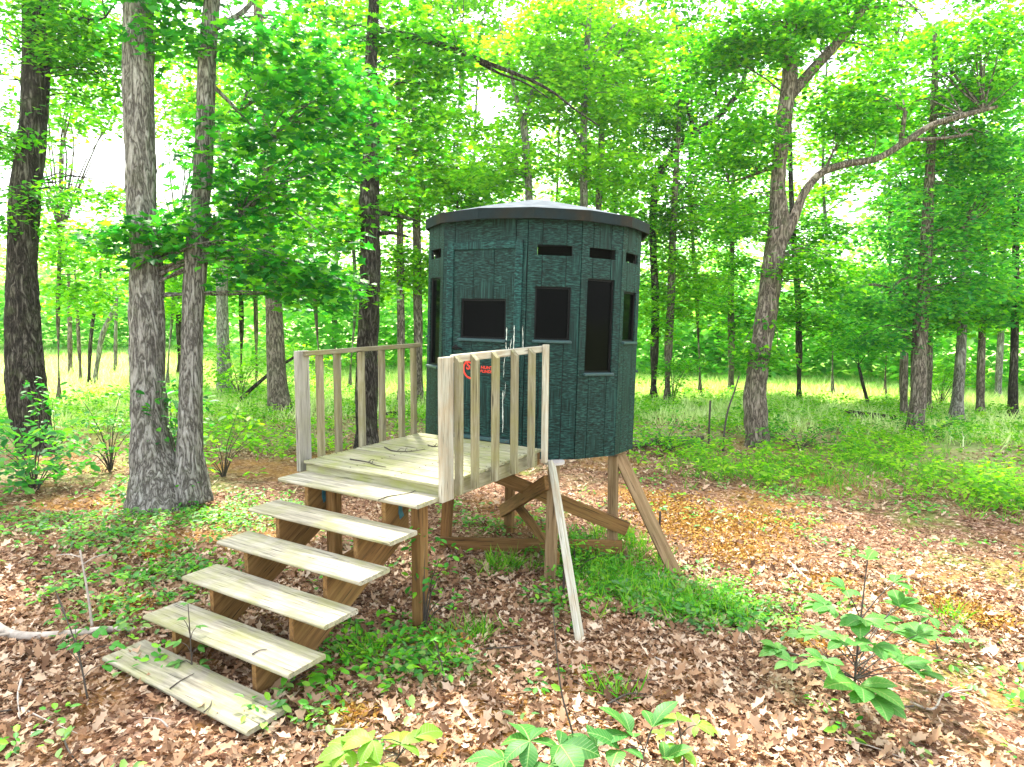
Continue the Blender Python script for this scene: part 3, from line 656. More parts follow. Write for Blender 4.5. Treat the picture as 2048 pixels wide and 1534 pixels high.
db_('rim_joist', .002, .040, .0385, L-.0755, ZR0, ZR1, M_RAIL, 'y'); db_('rim_joist', W-.040, W-.002, .0385, L-.0755, ZR0, ZR1, M_RAIL, 'y')
for xj in (.47, .93): db_('floor_joist', xj, xj+.038, .0385, L-.0755, ZR0+.005, ZR1-.003, M_TREATED, 'y')
for (xp, yp) in ((.03, L-.20), (W-.13, L-.20)):
    if xp < 1: db_('support_post', xp, xp+.089, yp, yp+.089, gz(xp, yp)-.1, ZR0-.002, M_TREATED, 'z')
# right-hand railing, pickets outside
def picket(x0, y0, z0, z1, parent, mat, out):
    """square picket whose top is cut on a slope towards the outside"""
    s = .046; t = .05
    V = [(x0, y0, z0), (x0+s, y0, z0), (x0+s, y0+t, z0), (x0, y0+t, z0)]
    za, zb = (z1, z1-.045) if out > 0 else (z1-.045, z1)
    V += [(x0, y0, za), (x0+s, y0, zb), (x0+s, y0+t, zb), (x0, y0+t, za)]
    c = Vector((x0+s/2, y0+t/2, (z0+z1)/2))
    # local frame: X up (grain)
    Vl = [(v[2]-c.z, v[1]-c.y, -(v[0]-c.x)) for v in V]
    me = mesh_py('baluster', Vl, [(0, 3, 2, 1), (4, 5, 6, 7), (0, 1, 5, 4), (1, 2, 6, 5), (2, 3, 7, 6), (3, 0, 4, 7)])
    return link('baluster', me, mat, parent, MX(c-DO-Vector(parent.location), (0, 0, 1), (0, 1, 0), (-1, 0, 0)))
hr = empty('railing', (0, 0, 0)); hr.parent = deck; hr.matrix_local = Matrix.Translation(Vector((W, .7, HD))-DO); 
hl = empty('railing', (0, 0, 0)); hl.parent = deck; hl.matrix_local = Matrix.Translation(Vector((0, .7, HD))-DO)
def rb(par, name, x0, x1, y0, y1, z0, z1, mat, along):
    o = par.location; return wbox(name, x0-DO.x-o.x, x1-DO.x-o.x, y0-DO.y-o.y, y1-DO.y-o.y, z0-DO.z-o.z, z1-DO.z-o.z, mat, par, along)
rb(hr, 'handrail', W-.004, W+.034, .12, 1.462, 1.893, 1.948, M_PALE, 'y')
rb(hr, 'railing_post', W+.0005, W+.0385, -.030, .112, .893, 1.938, M_PALE, 'z')
rb(hr, 'railing_post', W+.0355, W+.0815, 1.40, 1.448, .915, 1.962, M_PALE, 'z')
for y in (.147, .345, .62, .905, 1.18): picket(W+.0365, y-.025+random.uniform(-.006, .006), .925, 1.943, hr, M_RAIL, 1)
rb(hl, 'handrail', -.034, .004, .03, 1.50, 1.878, 1.918, M_RAIL, 'y')
rb(hl, 'railing_post', -.076, -.0345, -.032, .098, .925, 1.920, M_GREYPOST, 'z')
rb(hl, 'railing_post', -.085, -.0365, 1.425, 1.475, .93, 1.90, M_RAIL, 'z')
for y in (.225, .43, .715, .99, 1.26): picket(-.085, y-.02+random.uniform(-.006, .006), .93, 1.905, hl, M_RAIL, -1)

# ---------------------------------------------------------------- staircase
st = empty('wooden_staircase', (.70, -.9, 0.0)); TO = Vector(st.location)
tag(st, 'open wooden staircase of six pale weathered treads climbing to deck', 'staircase')
RISE, RUN, TD, Z1, TT = .1741, .2838, .287, .0653, .031
prof = [(TD, -TT), (TD, -.004), (TD-.004, 0), (TT*.5, 0), (TT*.22, -TT*.12), (TT*.06, -TT*.3), (0, -TT*.5), (TT*.06, -TT*.7), (TT*.22, -TT*.88), (TT*.5, -TT)]
def tread_mesh(Lx):
    n = len(prof); V = [(-Lx/2, y, z) for y, z in prof]+[(Lx/2, y, z) for y, z in prof]
    F = [tuple(range(n)), tuple(reversed(range(n, 2*n)))]+[(i, n+i, n+(i+1) % n, (i+1) % n) for i in range(n)]
    me = mesh_py('tread', V, F); bm = bmesh.new(); bm.from_mesh(me); bmesh.ops.recalc_face_normals(bm, faces=bm.faces); bm.to_mesh(me); bm.free(); return me
for i in range(6):
    y = -.287-(5-i)*RUN; z = Z1+i*RISE
    M = Matrix.Translation(Vector((.70+random.uniform(-.006, .006), y, z))-TO) @ Matrix.Rotation(random.uniform(-.006, .006), 4, 'Z') @ Matrix.Rotation(.012 if i == 0 else random.uniform(-.003, .003), 4, 'Y')
    link('tread', tread_mesh(W+.012), M_TREAD, st, M)
def stringer(x0):
    pts = []; yb = -.287-5*RUN+.032
    pts.append((yb, -.06))
    for i in range(6):
        z = Z1+i*RISE-TT-.001; y = -.287-(5-i)*RUN+.032
        pts += [(y, z)] if i == 0 else [(y, Z1+(i-1)*RISE-TT-.001), (y, z)]
    zt = Z1+5*RISE-TT-.001
    pts += [(-.002, zt), (-.002, zt-.30), (yb+.36, -.12)]
    n = len(pts); tri = []
    bm = bmesh.new(); vs = [bm.verts.new((0, y, z)) for y, z in pts]; f = bm.faces.new(vs)
    r = bmesh.ops.extrude_face_region(bm, geom=[f]); bmesh.ops.translate(bm, vec=(.038, 0, 0), verts=[v for v in r['geom'] if isinstance(v, bmesh.types.BMVert)])
    bmesh.ops.recalc_face_normals(bm, faces=bm.faces)
    # local X along the slope so that the grain follows it
    ang = math.atan2(RISE, RUN); c = Vector((.019, -.85, .4)); ex = Vector((0, math.cos(ang), math.sin(ang))); ey = Vector((-1, 0, 0)); ez = ex.cross(ey)
    Mi = MX(c, ex, ey, ez); bm.transform(Mi.inverted()); me = bpy.data.meshes.new('stringer'); bm.to_mesh(me); bm.free()
    return link('stringer', me, M_TREATED, st, Matrix.Translation(Vector((x0, 0, 0))-TO) @ Mi)
stringer(.265); stringer(1.055)
for x0 in (.33, 1.20):
    wbox('stair_post', x0-TO.x, x0+.089-TO.x, -.105-TO.y, -.016-TO.y, gz(x0, -.06)-.15, Z1+5*RISE-TT-.003-TO.z, M_TREATED, st, 'z')
for x0, yy in ((.3055, -.155), (1.0955, -.155)):
    me = mesh_py('bracket', [(0, 0, .12), (0, .035, .12), (0, .035, .04), (0, .055, 0), (0, .012, -.02), (0, -.004, .03), (.004, 0, .12), (.004, .035, .12), (.004, .035, .04), (.004, .055, 0), (.004, .012, -.02), (.004, -.004, .03)],
                 [(0, 1, 2, 3, 4, 5), (11, 10, 9, 8, 7, 6)]+[(i, (i+1) % 6, 6+(i+1) % 6, 6+i) for i in range(6)])
    link('bracket', me, M_BLUE, st, Matrix.Translation(Vector((x0, yy+.04, .76))-TO))
beam('brace', Vector((.98, .0, .62))-TO, Vector((.42, .0, .26))-TO, .089, .036, M_TREATED, st, (0, 0, 1))

# ---------------------------------------------------------------- trees
RED_G = 'young trees at the meadow edge'
make_tree('oak_tree', 'dark deep-furrowed oak trunk leaning beside the twin-stemmed tree', 'tree',
    [(73,905,92),(71,893,76),(64,860,72),(55,792,76),(50,720,71),(45,600,61),(45,500,58),(50,400,58),(62,300,52),(71,150,50),(74,0,52),(80,-420,42)], B_DARK, L_OAK,
    [(70,60,180,110,32),(190,120,110,90,42),(150,30,120,60,22),(20,295,160,28,20),(160,392,110,18,14),(20,430,70,60,8),(0,190,60,90,6),(150,-60,200,60,10)], per=60, leaf_size=.105, tmpl=OVAL, ridges=9, sides=40, spray_r=.42,
    limbs=[[(98,12,12),(140,35,9),(190,58,7),(243,66,4)],[(50,112,10),(25,85,7),(0,70,5)]])
make_tree('twin_trunk_oak', 'grey twin-stemmed oak with a broad shared base', 'tree',
    [(326,1014,158),(322,985,132),(313,940,106),(305,900,88),(296,800,71),(294,650,68),(291,500,63),(283,380,60),(280,250,60),(278,0,60),(276,-500,50)], B_GREY, L_MAPLE,
    [(520,110,160,120,15),(450,420,90,50,9),(610,320,130,110,16),(560,500,140,60,14),(310,478,130,38,16),(420,340,40,60,5),(630,570,70,40,7),(340,60,90,110,9),(470,280,60,60,5),(420,-60,260,60,14),(660,190,110,90,12)], per=46, leaf_size=.14, tmpl=LOBED, ridges=9, sides=44, spray_r=.42, spread=.5,
    stems=[[(384,1004,88),(382,965,76),(380,915,60),(381,850,50),(382,760,46),(385,650,44),(390,560,46),(395,490,48),(399,430,37),(405,350,38),(411,250,37),(414,110,36),(424,0,33),(440,-400,26)]],
    limbs=[[(430,55,16),(455,38,13),(480,15,11),(500,-15,9)],[(385,470,18),(410,460,12),(440,442,8),(480,425,5)],[(420,165,10),(455,200,8),(500,250,6),(545,300,4)],[(380,465,10),(360,450,6),(340,455,4)],[(395,110,12),(385,90,10),(383,75,8)]])
make_tree('hickory_tree', 'nearly black straight trunk standing behind the deck railing', 'tree',
    [(733,900,58),(733,885,50),(733,780,46),(737,650,44),(740,500,43),(738,400,42),(745,250,30),(742,120,26),(748,0,22),(755,-200,18)], B_DARK, L_OAK,
    [(740,120,160,120,18),(720,330,140,110,14),(860,200,110,110,18),(650,460,110,70,12),(740,590,45,26,3),(830,60,110,70,14),(900,110,90,70,10)], per=50, leaf_size=.135, tmpl=LOBED, ridges=8, sides=36, spray_r=.45, spread=.55,
    limbs=[[(750,425,14),(790,426,10),(825,432,6)],[(752,468,12),(790,470,8),(820,480,5)],[(760,60,14),(860,85,13),(920,108,12),(965,128,11),(1020,150,9),(1065,170,8),(1100,190,6),(1150,230,4),(1195,262,3)],[(960,126,8),(1000,150,6),(1050,172,4),(1095,205,3)]])
make_tree('mossy_oak', 'straight trunk with moss-greened foot left of the deck railing', 'tree',
    [(560,830,64),(559,815,54),(556,780,44),(551,700,38),(547,600,33),(540,450,29),(533,300,26),(522,130,22),(515,0,19),(510,-150,16)], B_BROWN, L_LIGHT,
    [(540,330,130,110,30),(610,170,130,120,30),(480,150,100,110,20),(560,520,110,60,14)], per=85, leaf_size=.13, spray_r=.55, sides=16)
make_tree('grey_oak', 'slim pale grey trunk between twin oak and mossy oak', 'tree',
    [(451,792,42),(450,778,36),(448,740,30),(445,640,26),(444,540,24),(448,400,24),(446,330,22),(430,200,18),(425,50,14),(420,-100,12)], B_PALE, L_LIGHT,
    [(430,250,90,100,20),(370,130,90,100,18),(490,450,80,50,12),(380,500,60,50,7)], per=85, leaf_size=.14, spray_r=.6, sides=14)
for i, (x, y, wd, tops) in enumerate([(802,812,19,[(802,650,17),(800,490,15),(798,300,12),(795,60,9)]), (838,808,22,[(836,650,20),(834,480,18),(830,300,14),(828,50,10)])]):
    make_tree('slim_oak', ['thin trunk seen between far railing pickets and green blind', 'brown trunk standing close beside the blind\'s left wall'][i], 'tree', [(x,y,wd+4),(x,y-15,wd)]+tops, B_BROWN, L_LIGHT,
        [(820-i*40,370,110,90,22),(790+i*60,540,60,50,12),(850,250,90,90,14)], per=85, leaf_size=.135, spray_r=.55, sides=12)
make_tree('spreading_oak', 'large forked oak with one heavy limb arching over the clearing', 'tree',
    [(1516,893,64),(1515,878,54),(1512,840,49),(1510,790,46),(1518,720,42),(1530,650,42),(1540,580,42),(1550,500,43),(1558,450,42),(1556,380,32),(1562,300,29),(1570,220,32),(1578,165,32),(1580,80,26),(1583,0,24),(1590,-220,18)], B_BROWN, L_OAK,
    [(1560,70,170,90,44),(1480,280,110,90,28),(1700,220,100,60,22),(1850,150,170,100,44,1.6),(1900,300,150,40,16,1.8),(1610,545,80,60,16),(1530,690,55,50,7),(1420,90,110,90,24),(1690,20,120,50,16),(1990,100,80,110,20),(1480,430,60,50,8)], per=85, leaf_size=.115, ridges=6, sides=30, spray_r=.5, spread=.6,
    limbs=[[(1562,480,34),(1585,440,23),(1606,388,18),(1640,348,16),(1690,331,15),(1745,322,14),(1800,290,14),(1850,258,12),(1900,243,12),(1975,224,7)],[(1582,190,26),(1625,140,22),(1680,80,20),(1725,20,18),(1765,-60,14)],[(1802,292,12),(1798,262,10),(1797,232,8)],[(1650,345,8),(1655,325,6),(1660,312,4)],[(1820,280,8),(1870,284,7),(1920,282,4)],[(1550,330,10),(1510,345,7),(1470,352,4)]])
make_tree('brown_oak', 'straight brown trunk standing in the green weeds of the clearing', 'tree',
    [(1830,872,50),(1830,858,40),(1836,800,33),(1838,720,32),(1842,640,29),(1848,560,26),(1855,450,24),(1858,380,21),(1862,300,18),(1868,200,14),(1870,50,10)], B_BROWN, L_BLUE,
    [(1850,430,160,70,28),(1880,560,160,70,30),(1745,600,100,45,16),(1970,330,90,90,24),(1800,675,90,28,12),(1960,200,90,70,16)], per=80, leaf_size=.115, spray_r=.5, sides=24, ridges=5, spread=.6,
    limbs=[[(1846,555,8),(1800,560,6),(1770,590,4)],[(1852,470,7),(1900,455,5),(1940,460,3)]])
edge = [((1808,832,22),[(1807,760,17),(1809,690,15),(1812,600,13),(1815,400,10)],B_BROWN,'slim trunk just left of the straight brown oak'),
        ((1857,816,17),[(1858,740,14),(1860,660,12),(1866,500,10)],B_BROWN,'slender trunk peeping out behind the straight brown oak'),
        ((1912,840,36),[(1914,815,27),(1918,760,22),(1922,700,20),(1926,600,17),(1930,400,13)],B_GREY,'grey trunk with flared foot at the meadow edge'),
        ((1960,825,22),[(1961,770,17),(1963,700,15),(1966,600,13),(1972,400,10)],B_BROWN,'mid-size trunk right of the grey flared trunk'),
        ((2026,830,26),[(2026,780,19),(2028,720,16),(2030,640,15),(2032,400,12)],B_DARK,'dark ivy-green trunk farthest along the meadow edge row'),
        ((1996,788,16),[(1998,740,14),(2001,680,13),(2005,600,11),(2010,420,9)],B_PALE,'pale slender trunk out in the bright meadow')]
for i, (b0, up, bk, lab) in enumerate(edge):
    make_tree('meadow_oak', lab, 'tree', [(b0[0], b0[1]+8, b0[2]*1.25), b0]+up, bk, [L_BLUE, L_OAK, L_OAK, L_LIGHT, L_BLUE, L_LIGHT][i],
        [(b0[0]+random.uniform(-20, 30), 600, 80, 60, 13), (b0[0]+random.uniform(-30, 40), 470, 90, 70, 13), (b0[0]+10, 330, 80, 80, 9)], per=85, leaf_size=.15, spray_r=.6, sides=12)
make_tree('dark_slim_oak', 'thin dark trunk with vine leaves behind the spreading oak', 'tree', [(1598,806,20),(1598,796,15),(1598,700,14),(1596,600,13),(1590,520,13),(1583,400,11),(1580,250,8)], B_DARK, L_OAK,
    [(1630,480,80,60,18),(1660,640,70,40,14),(1570,610,60,50,8)], per=85, leaf_size=.14, spray_r=.55, sides=12)
make_tree('crooked_oak', 'crooked tree whose upper stem bends away over blind roof', 'tree', [(1307,806,28),(1307,796,21),(1309,700,18),(1311,600,16),(1306,480,15),(1308,400,16),(1312,360,17),(1345,310,16),(1390,266,15),(1430,238,13),(1470,195,10),(1500,120,8)], B_DARK, L_OAK,
    [(1370,190,140,120,44),(1330,450,70,80,20),(1300,290,80,80,16)], per=85, leaf_size=.12, spray_r=.5, sides=16, spread=.5,
    limbs=[[(1392,266,9),(1376,225,8),(1370,180,7),(1366,110,6),(1345,60,4)],[(1440,215,6),(1428,170,6),(1422,110,5),(1421,70,3)],[(1365,110,5),(1400,70,4),(1440,60,3)],[(1312,420,6),(1345,400,4),(1372,372,3)]])
make_tree('leafy_oak', 'brown trunk just behind crooked tree, bush at its foot', 'tree', [(1335,808,28),(1335,796,20),(1337,690,18),(1342,600,17),(1345,480,15),(1352,350,12),(1360,200,9)], B_BROWN, L_LIGHT,
    [(1375,560,85,100,32),(1420,430,100,70,28),(1310,620,50,60,10)], per=85, leaf_size=.125, spray_r=.5, sides=14)
make_tree('lone_oak', 'slim trunk at meadow edge between leafy oak and spreading oak', 'tree', [(1462,790,22),(1462,780,17),(1463,700,15),(1462,620,13),(1465,450,11),(1468,300,8)], B_BROWN, L_OAK,
    [(1450,560,80,70,26),(1485,650,60,40,12),(1470,420,80,70,18)], per=85, leaf_size=.14, spray_r=.55, sides=12)
make_tree('bent_sapling', 'short bent dead sapling stem leaning in open grass', 'tree', [(1736,815,9),(1734,800,8),(1726,770,7.5),(1717,730,6)], B_DARK, L_OAK, [(1725,690,60,30,5)], per=70, leaf_size=.13, spray_r=.5, sides=8)
roof_trees = [([(1062,835,26),(1061,700,22),(1060,500,18),(1058,400,17),(1053,300,15),(1046,235,17)], [[(1046,245,11),(1032,195,9),(1022,150,7),(1000,60,5)],[(1047,245,12),(1058,212,9),(1066,170,7),(1085,80,5)]], 'forked trunk rising directly behind the blind roof peak', [(1050,160,110,90,30),(1000,330,90,60,18),(1080,60,100,60,16)]),
              ([(1168,835,24),(1168,600,19),(1168,415,17),(1167,300,16),(1171,150,14),(1180,0,12),(1190,-120,9)], [[(1172,150,7),(1200,90,6),(1240,30,4)],[(1168,290,6),(1130,230,4),(1110,200,3)]], 'tall grey trunk behind roof, left one of a close pair', [(1170,190,100,110,30),(1190,330,80,50,16),(1150,40,90,50,12)]),
              ([(1198,822,20),(1198,600,16),(1197,415,14),(1202,300,14),(1206,200,12),(1212,50,9),(1216,-80,7)], [[(1205,210,6),(1225,140,5),(1250,80,3)]], 'slimmer grey trunk behind roof, right one of a close pair', [(1240,150,90,100,26),(1250,330,70,70,18),(1260,40,80,50,12)])]
for tp, lm, lab, bl in roof_trees:
    make_tree('tall_oak', lab, 'tree', tp, B_GREY, L_LIGHT, bl, per=80, leaf_size=.14, spray_r=.6, sides=12, limbs=lm)
far_left = [([(668,726,16),(669,650,13),(671,570,11),(676,420,9)],B_PALE,'pale birch-like trunk across the meadow behind deck railing'),
            ([(190,762,13),(196,720,10),(208,660,11),(220,635,9),(233,600,5)],B_PALE,'leaning bleached dead trunk in the meadow'),
            ([(161,762,9),(158,690,8),(154,610,6),(150,540,4)],B_BROWN,'thin straight sapling trunk beside the leaning dead trunk'),
            ([(141,745,13),(140,690,10),(139,620,8),(137,540,6)],B_BROWN,'small leafy tree in meadow left of the leaning dead trunk'),
            ([(178,766,10),(180,700,8),(186,640,7),(200,560,6),(205,500,5)],B_DARK,'dark thin forking tree beside the leaning dead trunk'),
            ([(231,736,10),(231,700,8),(232,640,7),(234,560,5)],B_GREY,'small grey trunk right of the leaning dead trunk'),
            ([(513,765,12),(512,650,10),(508,500,8)],B_BROWN,'thin trunk between grey oak and mossy oak'),
            ([(482,765,14),(483,640,11),(480,500,9)],B_DARK,'dark thin trunk just right of grey oak'),
            ([(612,700,9),(612,640,8),(610,560,6)],B_PALE,'white distant trunk beyond the silver railing post'),
            ([(358,745,13),(357,650,11),(356,560,9)],B_DARK,'dark distant trunk seen between the twin stems'),
            ([(1741,752,12),(1740,690,10),(1739,600,8)],B_PALE,'pale distant trunk at the far side of meadow'),
            ([(1438,745,13),(1438,700,11),(1436,600,9)],B_PALE,'pale distant trunk beyond the lone meadow edge oak')]
for i, (tp, bk, lab) in enumerate(far_left):
    x, y, _ = tp[-1]; dead = 'dead' in lab
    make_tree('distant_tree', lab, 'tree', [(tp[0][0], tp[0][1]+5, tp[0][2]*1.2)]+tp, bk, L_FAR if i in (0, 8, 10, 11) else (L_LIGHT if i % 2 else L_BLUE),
        [] if dead else [(x, y-10, 45, 50, 16), (x+random.uniform(-15, 15), y+50, 42, 40, 10)], per=60, leaf_size=.22, spray_r=.7, sides=8, twig=False)

# leafy trees standing behind, between the clearing and the meadow
bgt = [(118,800,'slim leafy tree behind the dark leaning oak'),(335,772,'slim leafy tree seen between the twin stems'),(640,792,'slim leafy tree behind the deck railing pickets'),(700,778,'slim leafy tree left of the nearly black trunk'),
       (905,790,'slim leafy tree hidden behind the blind door wall'),(965,778,'slim leafy tree behind the blind roof, left of its peak'),(1115,782,'slim leafy tree behind the roof between forked trunk and grey pair'),(1252,785,'slim leafy tree behind the blind roof right edge'),
       (1400,792,'slim leafy tree between leafy oak and lone oak'),(1665,788,'slim leafy tree right of the thin dark vine-clad trunk'),(1770,790,'slim leafy tree beyond the short bent dead sapling'),(2075,802,'slim leafy tree past the dark ivy-green trunk')]
for i, (x, y, lab) in enumerate(bgt):
    wd = random.uniform(8, 12); x2 = x+random.uniform(-14, 14); x3 = x2+random.uniform(-20, 20); left = x < 480
    bl = [(x2+random.uniform(-50, 50), 240+random.uniform(-30, 60), 130, 120, 28), (x2+random.uniform(-70, 70), 420+random.uniform(-30, 40), 120, 70, 18), (x3, 90, 130, 90, 20), (x2+random.uniform(-60, 60), 560, 90, 45, 8), (x3, -45, 150, 60, 16)]
    if left: bl = [(x2, 480, 80, 50, 14), (x2+30, 570, 80, 60, 12), (x2+20, 215, 110, 50, 12), (x2+40, 120, 120, 70, 14)]
    make_tree('background_oak', lab, 'tree', [(x, y+6, wd*1.4), (x, y-8, wd), (x2, 600, wd*.8), (x3, 350 if not left else 470, wd*.6)]+([] if left else [(x3+8, 120, wd*.4)]), [B_BROWN, B_GREY][i % 2], [L_LIGHT, L_LIGHT, L_OAK][i % 3], bl,
        per=75, leaf_size=.17, spray_r=.7, sides=8, group='background trees at the meadow edge')

# the far wood round the meadow: one mass of foliage
def far_wood():
    C_, per = [], 70
    def spot(a, b):
        az = YAW+math.radians(random.uniform(-52, 52)); left = ss(-19, -25, math.degrees(az-YAW)); d = random.uniform(a, b)+float(left)*8
        return az, CAM[0]+d*math.sin(az), CAM[1]+d*math.cos(az), float(left)
    for _ in range(900):
        az, x, y, left = spot(29, 50); hmax = (13.0-4.5*left)*(.75+.25*math.sin(az*23)+random.uniform(-.15, .15))
        P = np.array([x, y, gz(x, y)+random.uniform(.15, 1)*hmax])
        if not in_gap(P, 1.0): C_.append(P)
    for _ in range(620):           # shrubby skirt
        az, x, y, left = spot(27.5, 32); C_.append(np.array([x, y, gz(x, y)+random.uniform(.1, 3.4)]))
    c, n, t = sprays(np.array(C_), per, 1.35, .45, .1)
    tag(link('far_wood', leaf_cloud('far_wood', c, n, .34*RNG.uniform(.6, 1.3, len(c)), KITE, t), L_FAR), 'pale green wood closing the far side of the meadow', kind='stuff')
far_wood()

# understory shrubs, each its own plant
def shrub(label, px, py, h, r, leaf, n=14, per=40, ls=.07, name='understory_shrub', group=None, tmpl=OVAL):
    b = hit(px, py); root = empty(name, b); tag(root, label, 'shrub', group)
    ends, stems = [], []
    for k in range(n):
        a = random.uniform(0, 6.283); q = random.random()**.6*r; e = np.array([math.cos(a)*q, math.sin(a)*q, h*random.uniform(.25, 1)])
        ends.append(e); stems.append(tube(smooth_path([np.zeros(3)+np.array([0, 0, -.03]), e*np.array([.35, .35, .6]), e], 5), np.linspace(.009, .003, 5), 4, cap=False))
    V, F = join(stems); link('stems', mesh_py('stems', V, F, True), B_TWIG, root)
    c, nn, t = sprays(np.array(ends), per, max(.12, r*.35), .06)
    link('foliage', leaf_cloud('foliage', c, nn, ls*RNG.uniform(.6, 1.3, len(c)), tmpl, t), leaf, root)
shr = [('bluish broad-leaved shrub at the foot of the dark leaning oak',70,985,.85,.6,L_BLUE,20,20,.13),
       ('leafy sapling climbing against the dark leaning oak',115,930,1.35,.35,L_MAPLE,9,16,.11),
       ('thin sapling between dark oak and twin oak',222,945,1.3,.5,L_WEED,14,18,.10),
       ('green sapling growing up the front of twin oak',345,1000,1.45,.45,L_MAPLE,18,18,.11),
       ('low leafy clump at the base of twin oak',330,1010,.42,.5,L_MAPLE,10,18,.09),
       ('spindly sapling in the leaf litter right of twin oak',448,955,.95,.45,L_LIGHT,11,14,.13),
       ('bush at the foot of leafy oak beyond blind',1345,808,1.3,.9,L_OAK,16,45,.10),
       ('yellow green bush in meadow left of railing',480,800,1.5,1.3,L_LIGHT,18,50,.12),
       ('yellow green bush behind the leaning fallen branch',600,790,1.5,1.3,L_LIGHT,18,50,.12),
       ('bright bush by the grey flared trunk',1880,815,1.6,.9,L_LIGHT,16,45,.11),
       ('vine leaves round the spreading oak foot',1530,880,.7,.5,L_OAK,12,26,.08),
       ('leafy brush beside fallen log behind blind',1330,905,.55,.8,L_WEED,16,30,.08),
       ('low bush at the clearing side of spreading oak',1600,900,.5,.9,L_WEED,18,30,.08),
       ('weedy clump under the straight brown oak',1850,880,.5,.8,L_WEED,14,30,.08),
       ('leafy plant growing at the right stair post',848,1262,.75,.22,L_WEED,10,9,.06),
       ('weeds crowding the foot of near stand leg',1150,1150,.38,.35,L_GRASS,11,20,.05),
       ('weeds growing beside the long bottom brace',1195,1125,.3,.3,L_WEED,9,18,.05)]
for (lab, px, py, h, r, lf, n, per, ls) in shr: shrub(lab, px, py, h, r, lf, n, per, ls)

# ---------------------------------------------------------------- leaf litter, weeds, grass (uncountable)
def fan(n, r0, r1, half=48):
    az = YAW+np.radians(RNG.uniform(-half, half, n)); r = np.sqrt(RNG.uniform(r0*r0, r1*r1, n))
    return CAM[0]+r*np.sin(az), CAM[1]+r*np.cos(az)
def pnoise(x, y, s, o=0.0): return np.array([mnoise.noise(Vector((a*s+o, b*s-o, o))) for a, b in zip(x, y)])
x1, y1 = fan(64000, 1.6, 7.5); x2, y2 = fan(56000, 7.5, 18)
x, y = np.concatenate([x1, x2]), np.concatenate([y1, y2]); n = len(x)
GOLD = [(1380,1055,.55),(1520,1045,.5),(1470,1110,.4),(1650,1170,.25),(1620,1290,.16),(1900,1215,.3),(890,1290,.14),(700,1440,.12),(250,1215,.18),(1330,1010,.5),(1980,1240,.25),(300,1110,.2)]
GW = [(hit(a, b)[:2], r) for a, b, r in GOLD]
def gold_at(x, y): return np.max([np.exp(-((x-c[0])**2+(y-c[1])**2)/(r*r)) for c, r in GW], axis=0)
keep = pnoise(x, y, .55, 3.0)*ss(2.6, 5.5, np.hypot(x-CAM[0], y-CAM[1])) < RNG.uniform(.0, .55, n)
keep &= RNG.uniform(0, 1, n) > .72*gold_at(x, y)
x, y = x[keep], y[keep]; n = len(x)
z = ground_z(x, y)+RNG.uniform(.004, .032, n)
nrm = np.stack([RNG.normal(0, .48, n), RNG.normal(0, .48, n), np.ones(n)], -1)
CURL = (np.array([(0, 0, .02), (.24, .20, .13), (.36, .13, .06), (.62, .27, .16), (.72, .10, .05), (1, 0, .10), (.72, -.10, .04), (.62, -.25, .10), (.36, -.13, .05), (.24, -.22, .12)]), [(0, 5, 4, 3, 2, 1), (0, 9, 8, 7, 6, 5)])
tag(link('leaf_litter', leaf_cloud('leaf_litter', np.stack([x, y, z], -1), nrm, np.clip(RNG.lognormal(-2.93, .40, n), .026, .125), CURL), L_LITTER), 'dry brown fallen leaves carpeting the forest floor', kind='stuff')

x, y = fan(46000, 1.6, 9.5); n = len(x)
FRAG = (np.array([(0, 0, 0), (.45, .20, .16), (1, .03, .02), (.55, -.16, -.02)]), [(0, 1, 2), (0, 2, 3)])
tag(link('leaf_fragments', leaf_cloud('leaf_fragments', np.stack([x, y, ground_z(x, y)+RNG.uniform(.0, .03, n)], -1), np.stack([RNG.normal(0, .6, n), RNG.normal(0, .6, n), np.ones(n)], -1), RNG.uniform(.02, .065, n), FRAG), L_LITTER), 'crumbled leaf fragments matted between the fallen leaves', kind='stuff')
L_GOLD = leafmat('golden_debris', [(.20, .085, .015), (.34, .17, .03), (.46, .26, .055), (.40, .30, .08)], .1, tboost=(1.1, 1.0, .8), rough=.8, spec=.1)
gq = []
for c, r in GW: k = int(9000*r*r+500); q = RNG.normal(0, r*.62, (k, 2)); gq.append(np.stack([c[0]+q[:, 0], c[1]+q[:, 1]], -1))
gq = np.concatenate(gq); n = len(gq)
tag(link('golden_debris', leaf_cloud('golden_debris', np.stack([gq[:, 0], gq[:, 1], ground_z(gq[:, 0], gq[:, 1])+RNG.uniform(.002, .03, n)], -1), np.stack([RNG.normal(0, .6, n), RNG.normal(0, .6, n), np.ones(n)], -1), RNG.uniform(.02, .06, n), FRAG), L_GOLD), 'golden brown crumbled debris in thin patches of the litter', kind='stuff')
PATCH = [(250,1080,.8,1),(400,1050,.8,1),(130,1020,.8,.8),(300,1000,.6,1),(470,1010,.5,.7),(160,1180,.5,.4),(330,1160,.5,.7),(230,1230,.4,.4),(600,1010,.4,.6),(700,1300,.35,.8),(600,1400,.28,.9),(800,1310,.35,1),(860,1350,.2,.6),(560,1420,.25,.6),
         (1180,1120,.55,.75),(1250,1180,.6,.8),(1150,1230,.35,.9),(1330,1230,.5,1),(1450,1220,.45,.9),(1380,1290,.3,.7),(1310,1180,.4,.8),(980,1040,.5,.6),(1100,1040,.5,.6),(930,1130,.4,.5),
         (1400,960,1.0,.8),(1600,970,1.2,.9),(1800,960,1.3,1.0),(2000,985,1.2,1.1),(1900,900,2,.9),(1500,920,1,.8),(1700,900,1.5,.8),(2040,930,1.5,1.0),(1350,900,.9,.9),(1850,1030,.6,.5),(1600,1010,.5,.5),(1950,1280,.25,.3),(560,900,1,.8),(650,870,1,.7),(520,850,1.4,1),(820,850,1.2,.9),(450,880,.8,.8)]
PW = [(hit(a, b)[:2], r, k) for a, b, r, k in PATCH]
